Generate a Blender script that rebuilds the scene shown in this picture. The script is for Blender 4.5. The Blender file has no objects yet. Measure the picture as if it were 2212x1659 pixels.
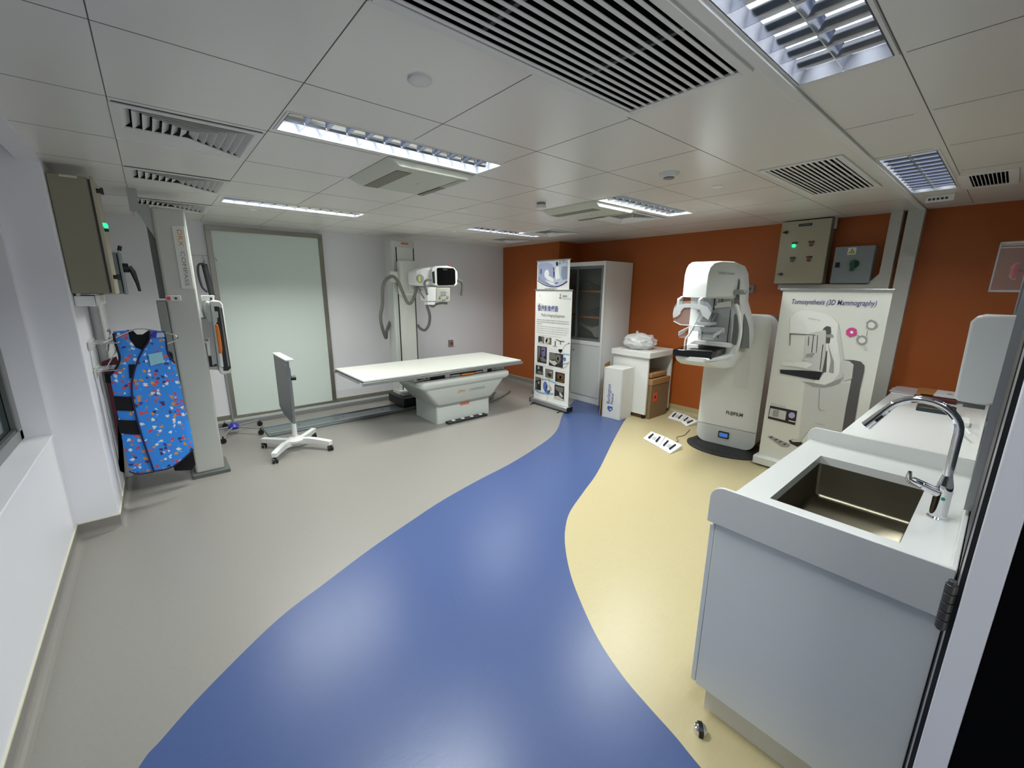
import bpy, bmesh, math, random
from mathutils import Vector, Matrix
random.seed(7)
C = bpy.context.scene.collection
PI = math.pi
# ---------------------------------------------------------------- camera (calibrated from the photograph's vanishing points)
F = 899.7
CM = Matrix(((0.76364167, 0.13837284, -0.63063806), (-0.64560123, 0.17439924, -0.74349443), (0.00710337, 0.97490403, 0.2225122)))
EYE = Vector((0, 0, 1.72))
CH = 2.467      # ceiling height
XR = 5.6        # orange wall
YF = 6.3        # far white wall
def ray(u, v): return CM @ Vector(((u - 1106) / F, -(v - 829.5) / F, -1.0))
def PX(u, v, x):                       # measured point of the photo lying on the plane x = const
    r = ray(u, v); return EYE + r * ((x - EYE.x) / r.x)
def PY(u, v, y):
    r = ray(u, v); return EYE + r * ((y - EYE.y) / r.y)
def PZ(u, v, z):
    r = ray(u, v); return EYE + r * ((z - EYE.z) / r.z)

# ---------------------------------------------------------------- materials
def lin(c):
    return tuple(((x / 12.92) if x <= 0.04045 else ((x + 0.055) / 1.055) ** 2.4) for x in [v / 255.0 for v in c]) + (1.0,)
_m = {}
def mat(name, rgb, rough=0.5, metal=0.0, noise=0.0, scale=20.0, bump=0.0, emit=None, es=0.0, alpha=1.0, trans=0.0, spec=0.5, stretch=None, ior=1.45):
    if name in _m: return _m[name]
    m = bpy.data.materials.new(name); m.use_nodes = True; nt = m.node_tree; b = nt.nodes['Principled BSDF']
    col = lin(rgb)
    b.inputs['Base Color'].default_value = col
    b.inputs['Roughness'].default_value = rough
    b.inputs['Metallic'].default_value = metal
    b.inputs['Specular IOR Level'].default_value = spec
    b.inputs['IOR'].default_value = ior
    if trans: b.inputs['Transmission Weight'].default_value = trans
    if alpha < 1: b.inputs['Alpha'].default_value = alpha
    if emit:
        b.inputs['Emission Color'].default_value = lin(emit); b.inputs['Emission Strength'].default_value = es
    if noise or bump:
        tc = nt.nodes.new('ShaderNodeTexCoord'); mp = nt.nodes.new('ShaderNodeMapping'); n = nt.nodes.new('ShaderNodeTexNoise')
        n.inputs['Scale'].default_value = scale; n.inputs['Detail'].default_value = 3
        if stretch: mp.inputs['Scale'].default_value = stretch
        nt.links.new(tc.outputs['Object'], mp.inputs[0]); nt.links.new(mp.outputs[0], n.inputs['Vector'])
        if noise:
            mx = nt.nodes.new('ShaderNodeMix'); mx.data_type = 'RGBA'
            mx.inputs[6].default_value = tuple(c * (1 - noise) for c in col[:3]) + (1,)
            mx.inputs[7].default_value = tuple(min(1, c * (1 + noise)) for c in col[:3]) + (1,)
            nt.links.new(n.outputs['Fac'], mx.inputs[0]); nt.links.new(mx.outputs[2], b.inputs['Base Color'])
        if bump:
            bp = nt.nodes.new('ShaderNodeBump'); bp.inputs['Strength'].default_value = bump; bp.inputs['Distance'].default_value = 0.002
            nt.links.new(n.outputs['Fac'], bp.inputs['Height']); nt.links.new(bp.outputs[0], b.inputs['Normal'])
    _m[name] = m; return m

WALL = mat('wall_paint', (228, 228, 232), 0.45, noise=0.02, scale=3)
WALLW = mat('wall_paint_window_side', (232, 233, 238), 0.4, noise=0.02, scale=3)
CEIL = mat('ceiling_tile', (228, 226, 219), 0.27, noise=0.015, scale=2)
GAP = mat('tile_gap', (96, 96, 90), 0.8)
ORANGE = mat('orange_paint', (164, 84, 30), 0.5, noise=0.02, scale=4)
GREYF = mat('grey_vinyl', (137, 134, 128), 0.34, noise=0.06, scale=60, spec=0.4)
BLUEF = mat('blue_vinyl', (66, 83, 125), 0.32, noise=0.07, scale=22, spec=0.4, stretch=(1, 5, 1), bump=.12)
YELF = mat('cream_vinyl', (180, 168, 129), 0.34, noise=0.05, scale=18, spec=0.4, stretch=(1, 4, 1), bump=.1)
CREAM = mat('cream_cap', (206, 203, 178), 0.5)
WHITE = mat('white_plastic', (226, 228, 226), 0.35)
WHITED = mat('white_laminate', (222, 222, 218), 0.4, noise=0.01)
WORK = mat('solid_surface_worktop', (218, 220, 216), 0.26, noise=0.02, scale=90)
ENDP = mat('pale_blue_grey_laminate', (228, 232, 228), 0.4)
GREYM = mat('grey_metal', (168, 172, 168), 0.4, metal=0.0, noise=0.02)
GREYD = mat('dark_grey', (92, 96, 92), 0.5)
MIDG = mat('mid_grey', (128, 131, 131), 0.45)
EQ = mat('equipment_grey', (197, 202, 196), 0.35)
EQL = mat('equipment_light', (214, 217, 211), 0.35)
STEEL = mat('brushed_steel', (150, 147, 138), 0.3, metal=0.9, noise=0.12, scale=30, stretch=(1, 1, 12))
SINKM = mat('sink_steel', (112, 106, 90), 0.3, metal=1.0, noise=0.08, scale=8, stretch=(1, 1, 6))
CHROME = mat('chrome', (225, 225, 230), 0.05, metal=1.0)
ALU = mat('aluminium', (165, 168, 170), 0.35, metal=0.7)
MIRROR = mat('louvre_reflector', (225, 228, 235), 0.12, metal=1.0)
BLACK = mat('black_plastic', (22, 22, 24), 0.4)
BLACKG = mat('black_gloss', (12, 12, 14), 0.08)
BLACKF = mat('black_fabric', (16, 15, 20), 0.9)
RUBBER = mat('black_rubber', (38, 39, 40), 0.55)
VOID = mat('dark_void', (14, 14, 14), 0.95, spec=.1)
BEIGE = mat('beige_enamel', (140, 136, 116), 0.45)
BEIGEL = mat('beige_enamel_light', (176, 170, 148), 0.45)
TEALG = mat('grey_green_enamel', (128, 140, 142), 0.45)
FROST = mat('frosted_glass', (212, 224, 217), 0.2, noise=0.01, spec=0.6)
CLEAR = mat('clear_acrylic', (225, 228, 230), 0.03, alpha=0.13, spec=0.8)
CLEARE = mat('acrylic_edge', (225, 230, 226), 0.1, alpha=0.75)
DGLASS = mat('dark_window_glass', (34, 48, 52), 0.05, spec=0.8)
CABGL = mat('cabinet_glass', (84, 88, 84), 0.06, alpha=0.3, spec=0.6)
CARD = mat('cardboard', (160, 122, 78), 0.75, noise=0.05, scale=12)
CARDD = mat('cardboard_dark', (128, 104, 72), 0.75, noise=0.05, scale=12)
BOXW = mat('white_carton', (206, 206, 200), 0.6, noise=0.05, scale=10)
ORW = mat('orange_wood', (206, 128, 62), 0.45)
ORP = mat('orange_plastic', (226, 120, 26), 0.4)
RED = mat('red_plastic', (196, 44, 40), 0.35)
GRN = mat('green_plastic', (34, 84, 62), 0.4)
GRNL = mat('green_lamp', (40, 240, 140), 0.4, emit=(40, 255, 150), es=2.0)
GRNO = mat('green_button_off', (70, 92, 58), 0.4)
REDB = mat('red_button', (140, 38, 36), 0.35)
YEL = mat('yellow_label', (220, 212, 40), 0.5)
INK = mat('ink_dark', (52, 54, 66), 0.6)
INKB = mat('ink_blue', (66, 84, 150), 0.6)
INKN = mat('ink_navy', (62, 62, 118), 0.6)
INKG = mat('ink_grey', (128, 130, 132), 0.6)
INKO = mat('ink_orange', (200, 132, 66), 0.6)
PAPER = mat('banner_paper', (244, 245, 240), 0.45)
VIOL = mat('blue_violet_plastic', (44, 44, 150), 0.4)
HOSE = mat('grey_hose', (104, 104, 98), 0.6)
BAGM = mat('thin_white_plastic_bag', (226, 228, 226), 0.3, alpha=0.72, bump=0.6, scale=18)
TUBE = mat('lamp_tube', (255, 255, 255), 0.5, emit=(238, 240, 255), es=18.0)
TUBE_OFF = mat('lamp_tube_dim', (245, 244, 235), 0.4, emit=(246, 250, 250), es=9.0)
TUBE_WARM = mat('lamp_tube_warm', (245, 244, 225), 0.4, emit=(255, 250, 222), es=9.0)
LCD = mat('small_lit_display', (40, 70, 120), 0.3, emit=(60, 110, 190), es=0.9)

# ---------------------------------------------------------------- mesh builder
class MB:
    def __init__(s): s.v = []; s.f = []; s.mi = []; s.cur = 0
    def add(s, vs, fs):
        o = len(s.v); s.v += [Vector(v) for v in vs]
        for f in fs: s.f.append([i + o for i in f]); s.mi.append(s.cur)
        return s
    def m(s, i): s.cur = i; return s
    def box(s, x0, x1, y0, y1, z0, z1, R=None, o=(0, 0, 0)):
        if x0 > x1: x0, x1 = x1, x0
        if y0 > y1: y0, y1 = y1, y0
        if z0 > z1: z0, z1 = z1, z0
        vs = [(x, y, z) for x in (x0, x1) for y in (y0, y1) for z in (z0, z1)]
        if R is not None: vs = [R @ (Vector(v) - Vector(o)) + Vector(o) for v in vs]
        return s.add(vs, [(0, 1, 3, 2), (4, 6, 7, 5), (0, 4, 5, 1), (2, 3, 7, 6), (0, 2, 6, 4), (1, 5, 7, 3)])
    def hexa(s, b, t):            # bottom 4, top 4 (same winding, ccw from above)
        return s.add(list(b) + list(t), [(3, 2, 1, 0), (4, 5, 6, 7), (0, 1, 5, 4), (1, 2, 6, 5), (2, 3, 7, 6), (3, 0, 4, 7)])
    def prism(s, poly, d):        # poly: 3d points, d: extrusion vector
        d = Vector(d); n = len(poly); p = [Vector(q) for q in poly]
        return s.add(p + [q + d for q in p], [tuple(range(n - 1, -1, -1)), tuple(range(n, 2 * n))] + [(i, (i + 1) % n, (i + 1) % n + n, i + n) for i in range(n)])
    def poly(s, pts): return s.add(pts, [tuple(range(len(pts)))])
    def tube(s, path, r, seg=10, cap=True):
        path = [Vector(p) for p in path]; n = len(path)
        rs = r if isinstance(r, (list, tuple)) else [r] * n
        rings = []; up = None
        for i, p in enumerate(path):
            t = (path[min(i + 1, n - 1)] - path[max(i - 1, 0)]).normalized()
            if up is None:
                up = Vector((0, 0, 1)) if abs(t.z) < 0.9 else Vector((1, 0, 0))
            a = (up - t * up.dot(t)).normalized(); b = t.cross(a); up = a
            rings.append([p + (a * math.cos(2 * PI * k / seg) + b * math.sin(2 * PI * k / seg)) * rs[i] for k in range(seg)])
        vs = [q for g in rings for q in g]; fs = []
        for i in range(n - 1):
            for k in range(seg):
                fs.append((i * seg + k, i * seg + (k + 1) % seg, (i + 1) * seg + (k + 1) % seg, (i + 1) * seg + k))
        if cap: fs.append(tuple(range(seg - 1, -1, -1))); fs.append(tuple((n - 1) * seg + k for k in range(seg)))
        return s.add(vs, fs)
    def cyl(s, p0, p1, r, r2=None, seg=20): return s.tube([p0, p1], [r, r if r2 is None else r2], seg)
    def lathe(s, c, prof, seg=24, ax='z', a0=0, a1=2 * PI):   # prof: (r, h)
        c = Vector(c); full = abs(a1 - a0 - 2 * PI) < 1e-6; n = seg if full else seg + 1; vs = []
        for r, h in prof:
            for k in range(n):
                a = a0 + (a1 - a0) * k / seg; x, y = r * math.cos(a), r * math.sin(a)
                vs.append(c + (Vector((x, y, h)) if ax == 'z' else Vector((h, x, y)) if ax == 'x' else Vector((x, h, y))))
        fs = []
        for i in range(len(prof) - 1):
            for k in range(seg if full else seg):
                k2 = (k + 1) % n
                if not full and k == seg: continue
                fs.append((i * n + k, i * n + k2, (i + 1) * n + k2, (i + 1) * n + k))
        if prof[0][0] > 1e-4: fs.append(tuple(range(n - 1, -1, -1)))
        if prof[-1][0] > 1e-4: fs.append(tuple((len(prof) - 1) * n + k for k in range(n)))
        return s.add(vs, fs)
    def ball(s, c, r, sx=1, sy=1, sz=1, seg=16, rings=10):
        prof = [(r * math.sin(PI * i / rings), -r * math.cos(PI * i / rings)) for i in range(rings + 1)]
        o = len(s.v); s.lathe((0, 0, 0), [(max(a, 1e-5), h) for a, h in prof], seg)
        for i in range(o, len(s.v)):
            v = s.v[i]; s.v[i] = Vector((c[0] + v.x * sx, c[1] + v.y * sy, c[2] + v.z * sz))
        return s
    def xf(s, M, a=0):
        for i in range(a, len(s.v)): s.v[i] = M @ s.v[i]
        return s
    def build(s, name, mats, parent=None, bevel=0.0, seg=2, smooth=35, label=None, sub=0, kind=None):
        me = bpy.data.meshes.new(name)
        inv = parent_world(parent).inverted() if parent else None
        vs = [(inv @ v) if inv else v for v in s.v]
        me.from_pydata([tuple(v) for v in vs], [], s.f)
        if not isinstance(mats, (list, tuple)): mats = [mats]
        for m_ in mats: me.materials.append(m_)
        me.polygons.foreach_set('material_index', s.mi)
        bm = bmesh.new(); bm.from_mesh(me); bmesh.ops.recalc_face_normals(bm, faces=bm.faces)
        bm.to_mesh(me); bm.free()
        if smooth:
            me.polygons.foreach_set('use_smooth', [True] * len(me.polygons)); me.set_sharp_from_angle(angle=math.radians(smooth))
        ob = bpy.data.objects.new(name, me); C.objects.link(ob)
        if parent: ob.parent = parent
        if bevel:
            b = ob.modifiers.new('bevel', 'BEVEL'); b.width = bevel; b.segments = seg; b.limit_method = 'ANGLE'; b.angle_limit = math.radians(40)
            b.harden_normals = False
        if sub:
            b = ob.modifiers.new('subsurf', 'SUBSURF'); b.levels = sub; b.render_levels = sub
        if label: ob['label'] = label
        if kind: ob['kind'] = kind
        return ob
def parent_world(p):
    M = p.matrix_basis.copy()
    while p.parent: p = p.parent; M = p.matrix_basis @ M
    return M
def tag(o, label, cat, group=None):
    o['label'] = label; o['category'] = cat
    if group: o['group'] = group
    return o
def thing(name, label, cat, loc, group=None, rz=0):
    o = bpy.data.objects.new(name, None); o.empty_display_size = 0.1; C.objects.link(o)
    o.location = loc; o.rotation_euler = (0, 0, rz)
    o.matrix_basis = Matrix.Translation(Vector(loc)) @ Matrix.Rotation(rz, 4, 'Z')
    return tag(o, label, cat, group)
def struct(ob): ob['kind'] = 'structure'; return ob
def copy_tree(o, parent=None, **kw):
    c = o.copy(); C.objects.link(c); c.parent = parent
    for ch in [x for x in bpy.data.objects if x.parent == o]: copy_tree(ch, c)
    for k, v in kw.items(): c[k] = v
    return c
def arc(c, r, a0, a1, n, plane='xz'):
    out = []
    for i in range(n + 1):
        a = a0 + (a1 - a0) * i / n; p, q = r * math.cos(a), r * math.sin(a)
        out.append(Vector(c) + (Vector((p, 0, q)) if plane == 'xz' else Vector((0, p, q)) if plane == 'yz' else Vector((p, q, 0))))
    return out
def spline(pts, n=8):
    P = [Vector(p) for p in pts]; out = []
    for i in range(len(P) - 1):
        p0, p1, p2, p3 = P[max(i - 1, 0)], P[i], P[i + 1], P[min(i + 2, len(P) - 1)]
        for k in range(n):
            t = k / n
            out.append(0.5 * ((2 * p1) + (p2 - p0) * t + (2 * p0 - 5 * p1 + 4 * p2 - p3) * t * t + (3 * p1 - p0 - 3 * p2 + p3) * t ** 3))
    out.append(P[-1]); return out
def bars(mb, origin, xdir, ydir, h, w, n):
    """unreadable print: a row of small strokes"""
    X, Y, O = Vector(xdir).normalized(), Vector(ydir).normalized(), Vector(origin); p = w / n
    for i in range(n): mb.poly([O + X * (i * p), O + X * (i * p + p * .66), O + X * (i * p + p * .66) + Y * h, O + X * (i * p) + Y * h])
def text(mb, s, origin, xdir, ydir, size, align='LEFT', shear=0.0, bold=0.0, w=None):
    """add flat lettering to the mesh builder, xdir / ydir: reading and up directions; w forces the width"""
    cu = bpy.data.curves.new('t', 'FONT'); cu.body = s; cu.size = 1.0; cu.align_x = align; cu.shear = shear; cu.offset = bold; cu.resolution_u = 3
    ob = bpy.data.objects.new('t', cu); C.objects.link(ob)
    bpy.context.view_layer.update()
    dg = bpy.context.evaluated_depsgraph_get(); me = bpy.data.meshes.new_from_object(ob.evaluated_get(dg))
    vs = [v.co.copy() for v in me.vertices]; fs = [tuple(p.vertices) for p in me.polygons]
    C.objects.unlink(ob); bpy.data.objects.remove(ob); bpy.data.curves.remove(cu); bpy.data.meshes.remove(me)
    if not vs: return
    xs = [v.x for v in vs]; wid = max(xs) - min(xs); sx = size if w is None else w / max(wid, 1e-6)
    X, Y, O = Vector(xdir).normalized(), Vector(ydir).normalized(), Vector(origin)
    mb.add([O + X * v.x * sx + Y * v.y * size for v in vs], fs)

# ================================================================ SETTING
# ---- floor: three vinyl colours meeting along two curves
def fpx(L): return [(p.x, p.y) for p in [PZ(u, v, 0) for u, v in L]]
yb = [(5.6, 3.42), (5.2, 3.3)] + fpx([(1352, 905), (1325, 952), (1292, 1018), (1260, 1063.5), (1231.6, 1105), (1221.5, 1140), (1221, 1180), (1231.6, 1237), (1254.4, 1300), (1292, 1380), (1345, 1460), (1400, 1525), (1460, 1592), (1515, 1659)]) + [(1.26, 0.2), (1.23, -0.15), (1.2, -1.6)]
gb = [(5.6, 4.62), (5.0, 4.3)] + fpx([(1217, 893), (1206, 923), (1191, 943), (1155.7, 968.6), (1105, 1000), (1029, 1039.5), (953, 1082.5), (890, 1124), (801, 1185), (700, 1261), (600, 1338), (450, 1485), (350, 1596), (300, 1657)]) + [(-0.42, 1.5), (-0.56, 1.1), (-0.63, 0.5), (-0.64, -1.6)]
YBS = [Vector((p.x, p.y, 0)) for p in spline([(a, b, 0) for a, b in yb], 6)]
GBS = [Vector((p.x, p.y, 0)) for p in spline([(a, b, 0) for a, b in gb], 6)]
def strip(mb, A, B):
    n = 96
    def rs(P):
        L = [0]
        for i in range(1, len(P)): L.append(L[-1] + (P[i] - P[i - 1]).length)
        out = []; j = 0
        for k in range(n + 1):
            t = L[-1] * k / n
            while j < len(L) - 2 and L[j + 1] < t: j += 1
            q = (t - L[j]) / max(L[j + 1] - L[j], 1e-9); out.append(P[j].lerp(P[j + 1], min(1, max(0, q))))
        return out
    a, b = rs(A), rs(B); mb.add(a + b, [(i, i + 1, n + 2 + i, n + 1 + i) for i in range(n)])
fl = MB()
grey = [Vector((5.6, YF, 0)), Vector((-1.3, YF, 0)), Vector((-1.3, -1.6, 0))]
tri = bmesh.new()
def ngon(mb, pts):
    bm = bmesh.new(); f = bm.faces.new([bm.verts.new(p) for p in pts]); f.normal_update(); bmesh.ops.triangulate(bm, faces=[f], ngon_method='EAR_CLIP')
    bm.verts.index_update(); mb.add([v.co.copy() for v in bm.verts], [[v.index for v in g.verts] for g in bm.faces]); bm.free()
fl.m(0); ngon(fl, GBS[::-1] + [Vector((5.6, YF, 0)), Vector((-1.3, YF, 0)), Vector((-1.3, -1.6, 0))])
fl.m(1); ngon(fl, YBS + [Vector((-0.64, -1.6, 0))] + GBS[::-1][1:])
fl.m(2); ngon(fl, YBS[::-1] + [Vector((5.6, -1.6, 0))])
o = struct(fl.build('floor', [GREYF, BLUEF, YELF], smooth=0))
tri.free()

# ---- ceiling with openings
holes = []
def hole(x0, x1, y0, y1): holes.append((x0, x1, y0, y1)); return (x0, x1, y0, y1)
L = {}
LIGHTS = [('near', 0.57, 1.76, 2.19, 2.45), ('left', 0.59, 1.80, 4.50, 4.76), ('mid', 3.03, 4.20, 2.20, 2.46), ('back', 3.20, 4.40, 4.46, 4.72),
          ('bright', 0.72, 1.94, 0.388, 0.655), ('sink', 3.34, 4.60, 0.41, 0.655)]
for n, a, b, c, d in LIGHTS: hole(a, b, c, d)
VENTS = [(-0.03, 0.54, 2.56, 3.14), (-0.03, 0.55, 3.82, 4.40), (-0.03, 0.55, 5.05, 5.63), (3.72, 4.28, 2.55, 3.12), (3.98, 4.56, 3.98, 4.56), (4.1, 4.68, 5.08, 5.66)]
for v in VENTS: hole(*v)
GRILLES = [(0.55, 1.70, 0.72, 1.24), (3.05, 4.14, 0.76, 1.20)]
for v in GRILLES: hole(v[0] + .03, v[1] - .03, v[2] + .03, v[3] - .03)
hole(4.20, 4.66, 0.16, 0.34)
xs = sorted({-0.40, XR + .02} | {h[0] for h in holes} | {h[1] for h in holes}); ys = sorted({-1.6, YF} | {h[2] for h in holes} | {h[3] for h in holes})
ce = MB()
for i in range(len(xs) - 1):
    for j in range(len(ys) - 1):
        cx, cy = (xs[i] + xs[i + 1]) / 2, (ys[j] + ys[j + 1]) / 2
        if any(h[0] < cx < h[1] and h[2] < cy < h[3] for h in holes): continue
        ce.poly([(xs[i], ys[j], CH), (xs[i + 1], ys[j], CH), (xs[i + 1], ys[j + 1], CH), (xs[i], ys[j + 1], CH)])
def seam(ax, c, a, b, w=0.0035):
    ce.m(1)
    if ax == 'x': ce.box(c - w / 2, c + w / 2, a, b, CH - .0006, CH + .001)
    else: ce.box(a, b, c - w / 2, c + w / 2, CH - .0006, CH + .001)
    ce.m(0)
for c, a, b in [(-0.03, 0.7, 6.28), (0.545, 0.7, 6.28), (1.145, 1.25, 2.15), (1.145, 3.2, 4.45), (1.145, 4.8, 6.28), (1.745, 1.25, 2.15), (1.77, 2.47, 4.45), (1.8, 4.8, 6.28), (2.38, 1.25, 6.28), (3.0, 1.25, 2.2), (3.0, 2.47, 6.28), (3.6, 1.25, 2.2), (3.6, 2.5, 6.28), (4.22, 1.25, 3.8), (4.85, 0.72, 6.28)]:
    seam('x', c, a, b)
for c, a, b in [(1.86, -0.4, 5.5), (2.49, 1.8, 3.02), (3.16, -0.4, 5.5), (3.8, -0.4, 5.5), (4.42, -0.4, 3.15), (5.03, -0.4, 5.1), (5.66, -0.4, 5.1), (1.25, -0.4, 0.55), (1.25, 1.72, 5.5), (2.51, -0.4, 1.12)]:
    seam('y', c, a, b)
for c in (2.617, 3.29): seam('x', c, 0.42, 0.66); 
for c in (1.30, 1.95, 2.617, 3.29, 4.0): seam('x', c, -1.2, 0.36)
seam('y', 0.372, -0.4, 5.5)
struct(ce.build('ceiling', [CEIL, GAP], smooth=0))
t = MB().box(-.4, XR, .665, .705, CH - .012, CH); struct(t.build('trim_1', WHITED, bevel=.003)); 
# ---- far white wall, step and orange walls, coved skirtings
def quadwall(name, pts, m): return struct(MB().poly(pts).build(name, m, smooth=0))
struct(MB().box(-1.3, 5.115, YF, YF + .1, 0, 2.62).build('wall_back', WALL))
struct(MB().box(5.105, XR + .1, 4.87, YF + .1, 0, 2.62).build('wall_back_right', ORANGE))
struct(MB().box(XR, XR + .1, -.15, 4.88, 0, 2.62).build('wall_right', ORANGE))
def cove(name, pts, m, h=0.10, r=0.035, cap=True):
    """coved skirting along a floor polyline; the room lies to the left of the direction of travel"""
    mb = MB(); prof = [(r * (1 - math.sin(a)), r * (1 - math.cos(a))) for a in [0, PI / 8, PI / 4, 3 * PI / 8, PI / 2]] + [(0.003, h), (0.0, h)]
    P = [Vector((p[0], p[1], 0)) for p in pts]; n = len(P); rows = []
    for i in range(n):
        d0 = (P[i] - P[i - 1]).normalized() if i else (P[1] - P[0]).normalized()
        d1 = (P[i + 1] - P[i]).normalized() if i < n - 1 else d0
        n0, n1 = Vector((-d0.y, d0.x, 0)), Vector((-d1.y, d1.x, 0)); nn = (n0 + n1); nn = nn / max(nn.dot(n0), 1e-3) if nn.length > 1e-4 else n0
        rows.append([P[i] + nn * a + Vector((0, 0, b)) for a, b in prof])
    k = len(prof); vs = [q for r_ in rows for q in r_]
    for j in range(k - 1):
        mb.m(0)
        for i in range(n - 1):
            a = i * k + j; mb.add([vs[a], vs[a + 1], vs[a + k + 1], vs[a + k]], [(0, 1, 2, 3)])
    if cap:
        mb.m(1)
        for i in range(n - 1):
            a, b = P[i] + Vector((0, 0, h)), P[i + 1] + Vector((0, 0, h)); d = (b - a).normalized(); nr = Vector((-d.y, d.x, 0)) * .006
            mb.hexa([a, b, b + nr, a + nr], [q + Vector((0, 0, .007)) for q in (a, b, b + nr, a + nr)])
    return struct(mb.build(name, [m, CREAM], smooth=50))
cove('baseboard_left', [(-.4, YF), (-.4, 3.93), (-.62, 3.93), (-.62, -1.6)], GREYF)
cove('baseboard_back', [(5.105, YF), (-.4, YF)], GREYF)
cove('baseboard_right', [(XR, 4.87), (5.105, 4.87), (5.105, YF)], GREYF)
cove('baseboard_right_cream', [(XR, .6), (XR, 4.87)], YELF, cap=False)
# ---- left wall: pillar, window wall with sill and reveal
struct(MB().box(-1.3, -.4, 3.93, YF, 0, 2.62).build('wall_left', WALLW, bevel=.012, seg=3))
w = MB().box(-.75, -.62, -1.6, 3.93, 0, .775).box(-1.0, -.745, -1.6, 3.93, 2.62, 2.7)
w.box(-.75, -.62, 3.87, 3.93, .775, 2.62)
struct(w.build('wall_left_window', WALLW))
struct(MB().box(-.752, -.612, -1.6, 3.87, .762, .785).build('trim_2', WALLW, bevel=.004))
struct(MB().box(-.50, -.40, -1.6, 3.93, CH - .02, CH + .02).build('trim_3', WALL))
struct(MB().box(-.75, -.40, -1.6, 3.93, 2.60, 2.64).build('ceiling_recess', WALL))
wf = MB()
for y in (3.83, 2.4, 0.9, -.6): wf.box(-.79, -.735, y - .035, y + .035, .785, 2.6)
wf.box(-.79, -.735, -1.6, 3.87, .785, .85).box(-.79, -.735, -1.6, 3.87, 2.54, 2.6)
W1 = struct(wf.build('window_1', MIDG, bevel=.006))
gl = MB().box(-.775, -.768, -1.6, 3.8, .85, 2.54).build('window_glass', DGLASS, W1)
gs = MB()
for y in (3.795, 2.36): gs.box(-.765, -.745, y - .012, y, .85, 2.54)
gs.box(-.765, -.745, -1.6, 3.8, .85, .865); gs.build('glazing_bead', GREYD, W1)
bl = MB().box(-.722, -.716, -1.55, 3.84, 2.0, 2.52).cyl((-.72, -1.55, 2.0), (-.72, 3.84, 2.0), .012, seg=10).cyl((-.72, -1.55, 2.54), (-.72, 3.84, 2.54), .03, seg=14)
tag(bl.build('roller_blind', mat('blind_cream', (206, 200, 186), .7)), 'cream roller blind half lowered over the left window', 'blind')
# ---- wall at the right behind the worktop, window strip and door frame
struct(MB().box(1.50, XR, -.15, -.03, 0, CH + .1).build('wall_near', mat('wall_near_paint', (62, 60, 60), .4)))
w2 = MB()
for x in (1.95, 3.2, 4.45): w2.box(x - .03, x + .03, -.032, -.012, 1.05, 2.2)
w2.box(1.95, 4.45, -.032, -.012, 1.02, 1.08).box(1.95, 4.45, -.032, -.012, 2.16, 2.22)
W2 = struct(w2.build('window_2', ALU)); MB().box(1.97, 4.43, -.031, -.024, 1.08, 2.16).build('window_glass', DGLASS, W2)
struct(MB().box(-1.5, -1.3, -1.6, YF, 0, 2.7).build('wall_outer', VOID))
struct(MB().box(1.24, 5.7, -1.75, -.7, 0, 2.62).build('wall_behind_right', VOID))
# door frame: aluminium jamb with black gasket, glossy white leaf edge, black outer leaf
dj = MB().box(1.27, 1.50, -.0805, -.0325, 0, 2.3)
J = struct(dj.build('door_1', mat('satin_jamb', (150, 152, 156), .3, metal=.4)))
MB().box(1.2605, 1.27, -.0400, -.0305, 0, 2.3).build('door_gasket', BLACK, J)
MB().box(1.235, 1.260, -.088, -.0385, 0.0, 2.3).build('door_edge_panel', mat('gloss_white_panel', (242, 243, 246), .3), J, bevel=.003)
MB().hexa([(1.2345, -.089, 0), (1.15, -.9, 0), (1.19, -.9, 0), (1.274, -.089, 0)], [(1.2345, -.089, 2.3), (1.15, -.9, 2.3), (1.19, -.9, 2.3), (1.274, -.089, 2.3)]).build('door_leaf', mat('matt_black_door', (10, 10, 12), .9, spec=.05), J)
hg = MB()
for i in range(5): hg.cyl((1.252, -.021, 0.985 + i * .0225), (1.252, -.021, 0.985 + i * .0225 + .0205), .0105, seg=20)
hg.cyl((1.252, -.021, 0.98), (1.252, -.021, 1.105), .0075, seg=16)
hg.build('door_hinge', mat('hinge_steel', (92, 90, 86), .35, metal=.8), J, bevel=.001)
MB().box(-1.6, 5.7, -1.75, 6.4, 2.95, 3.0).build('ceiling_void', VOID)['kind'] = 'structure'

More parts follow.
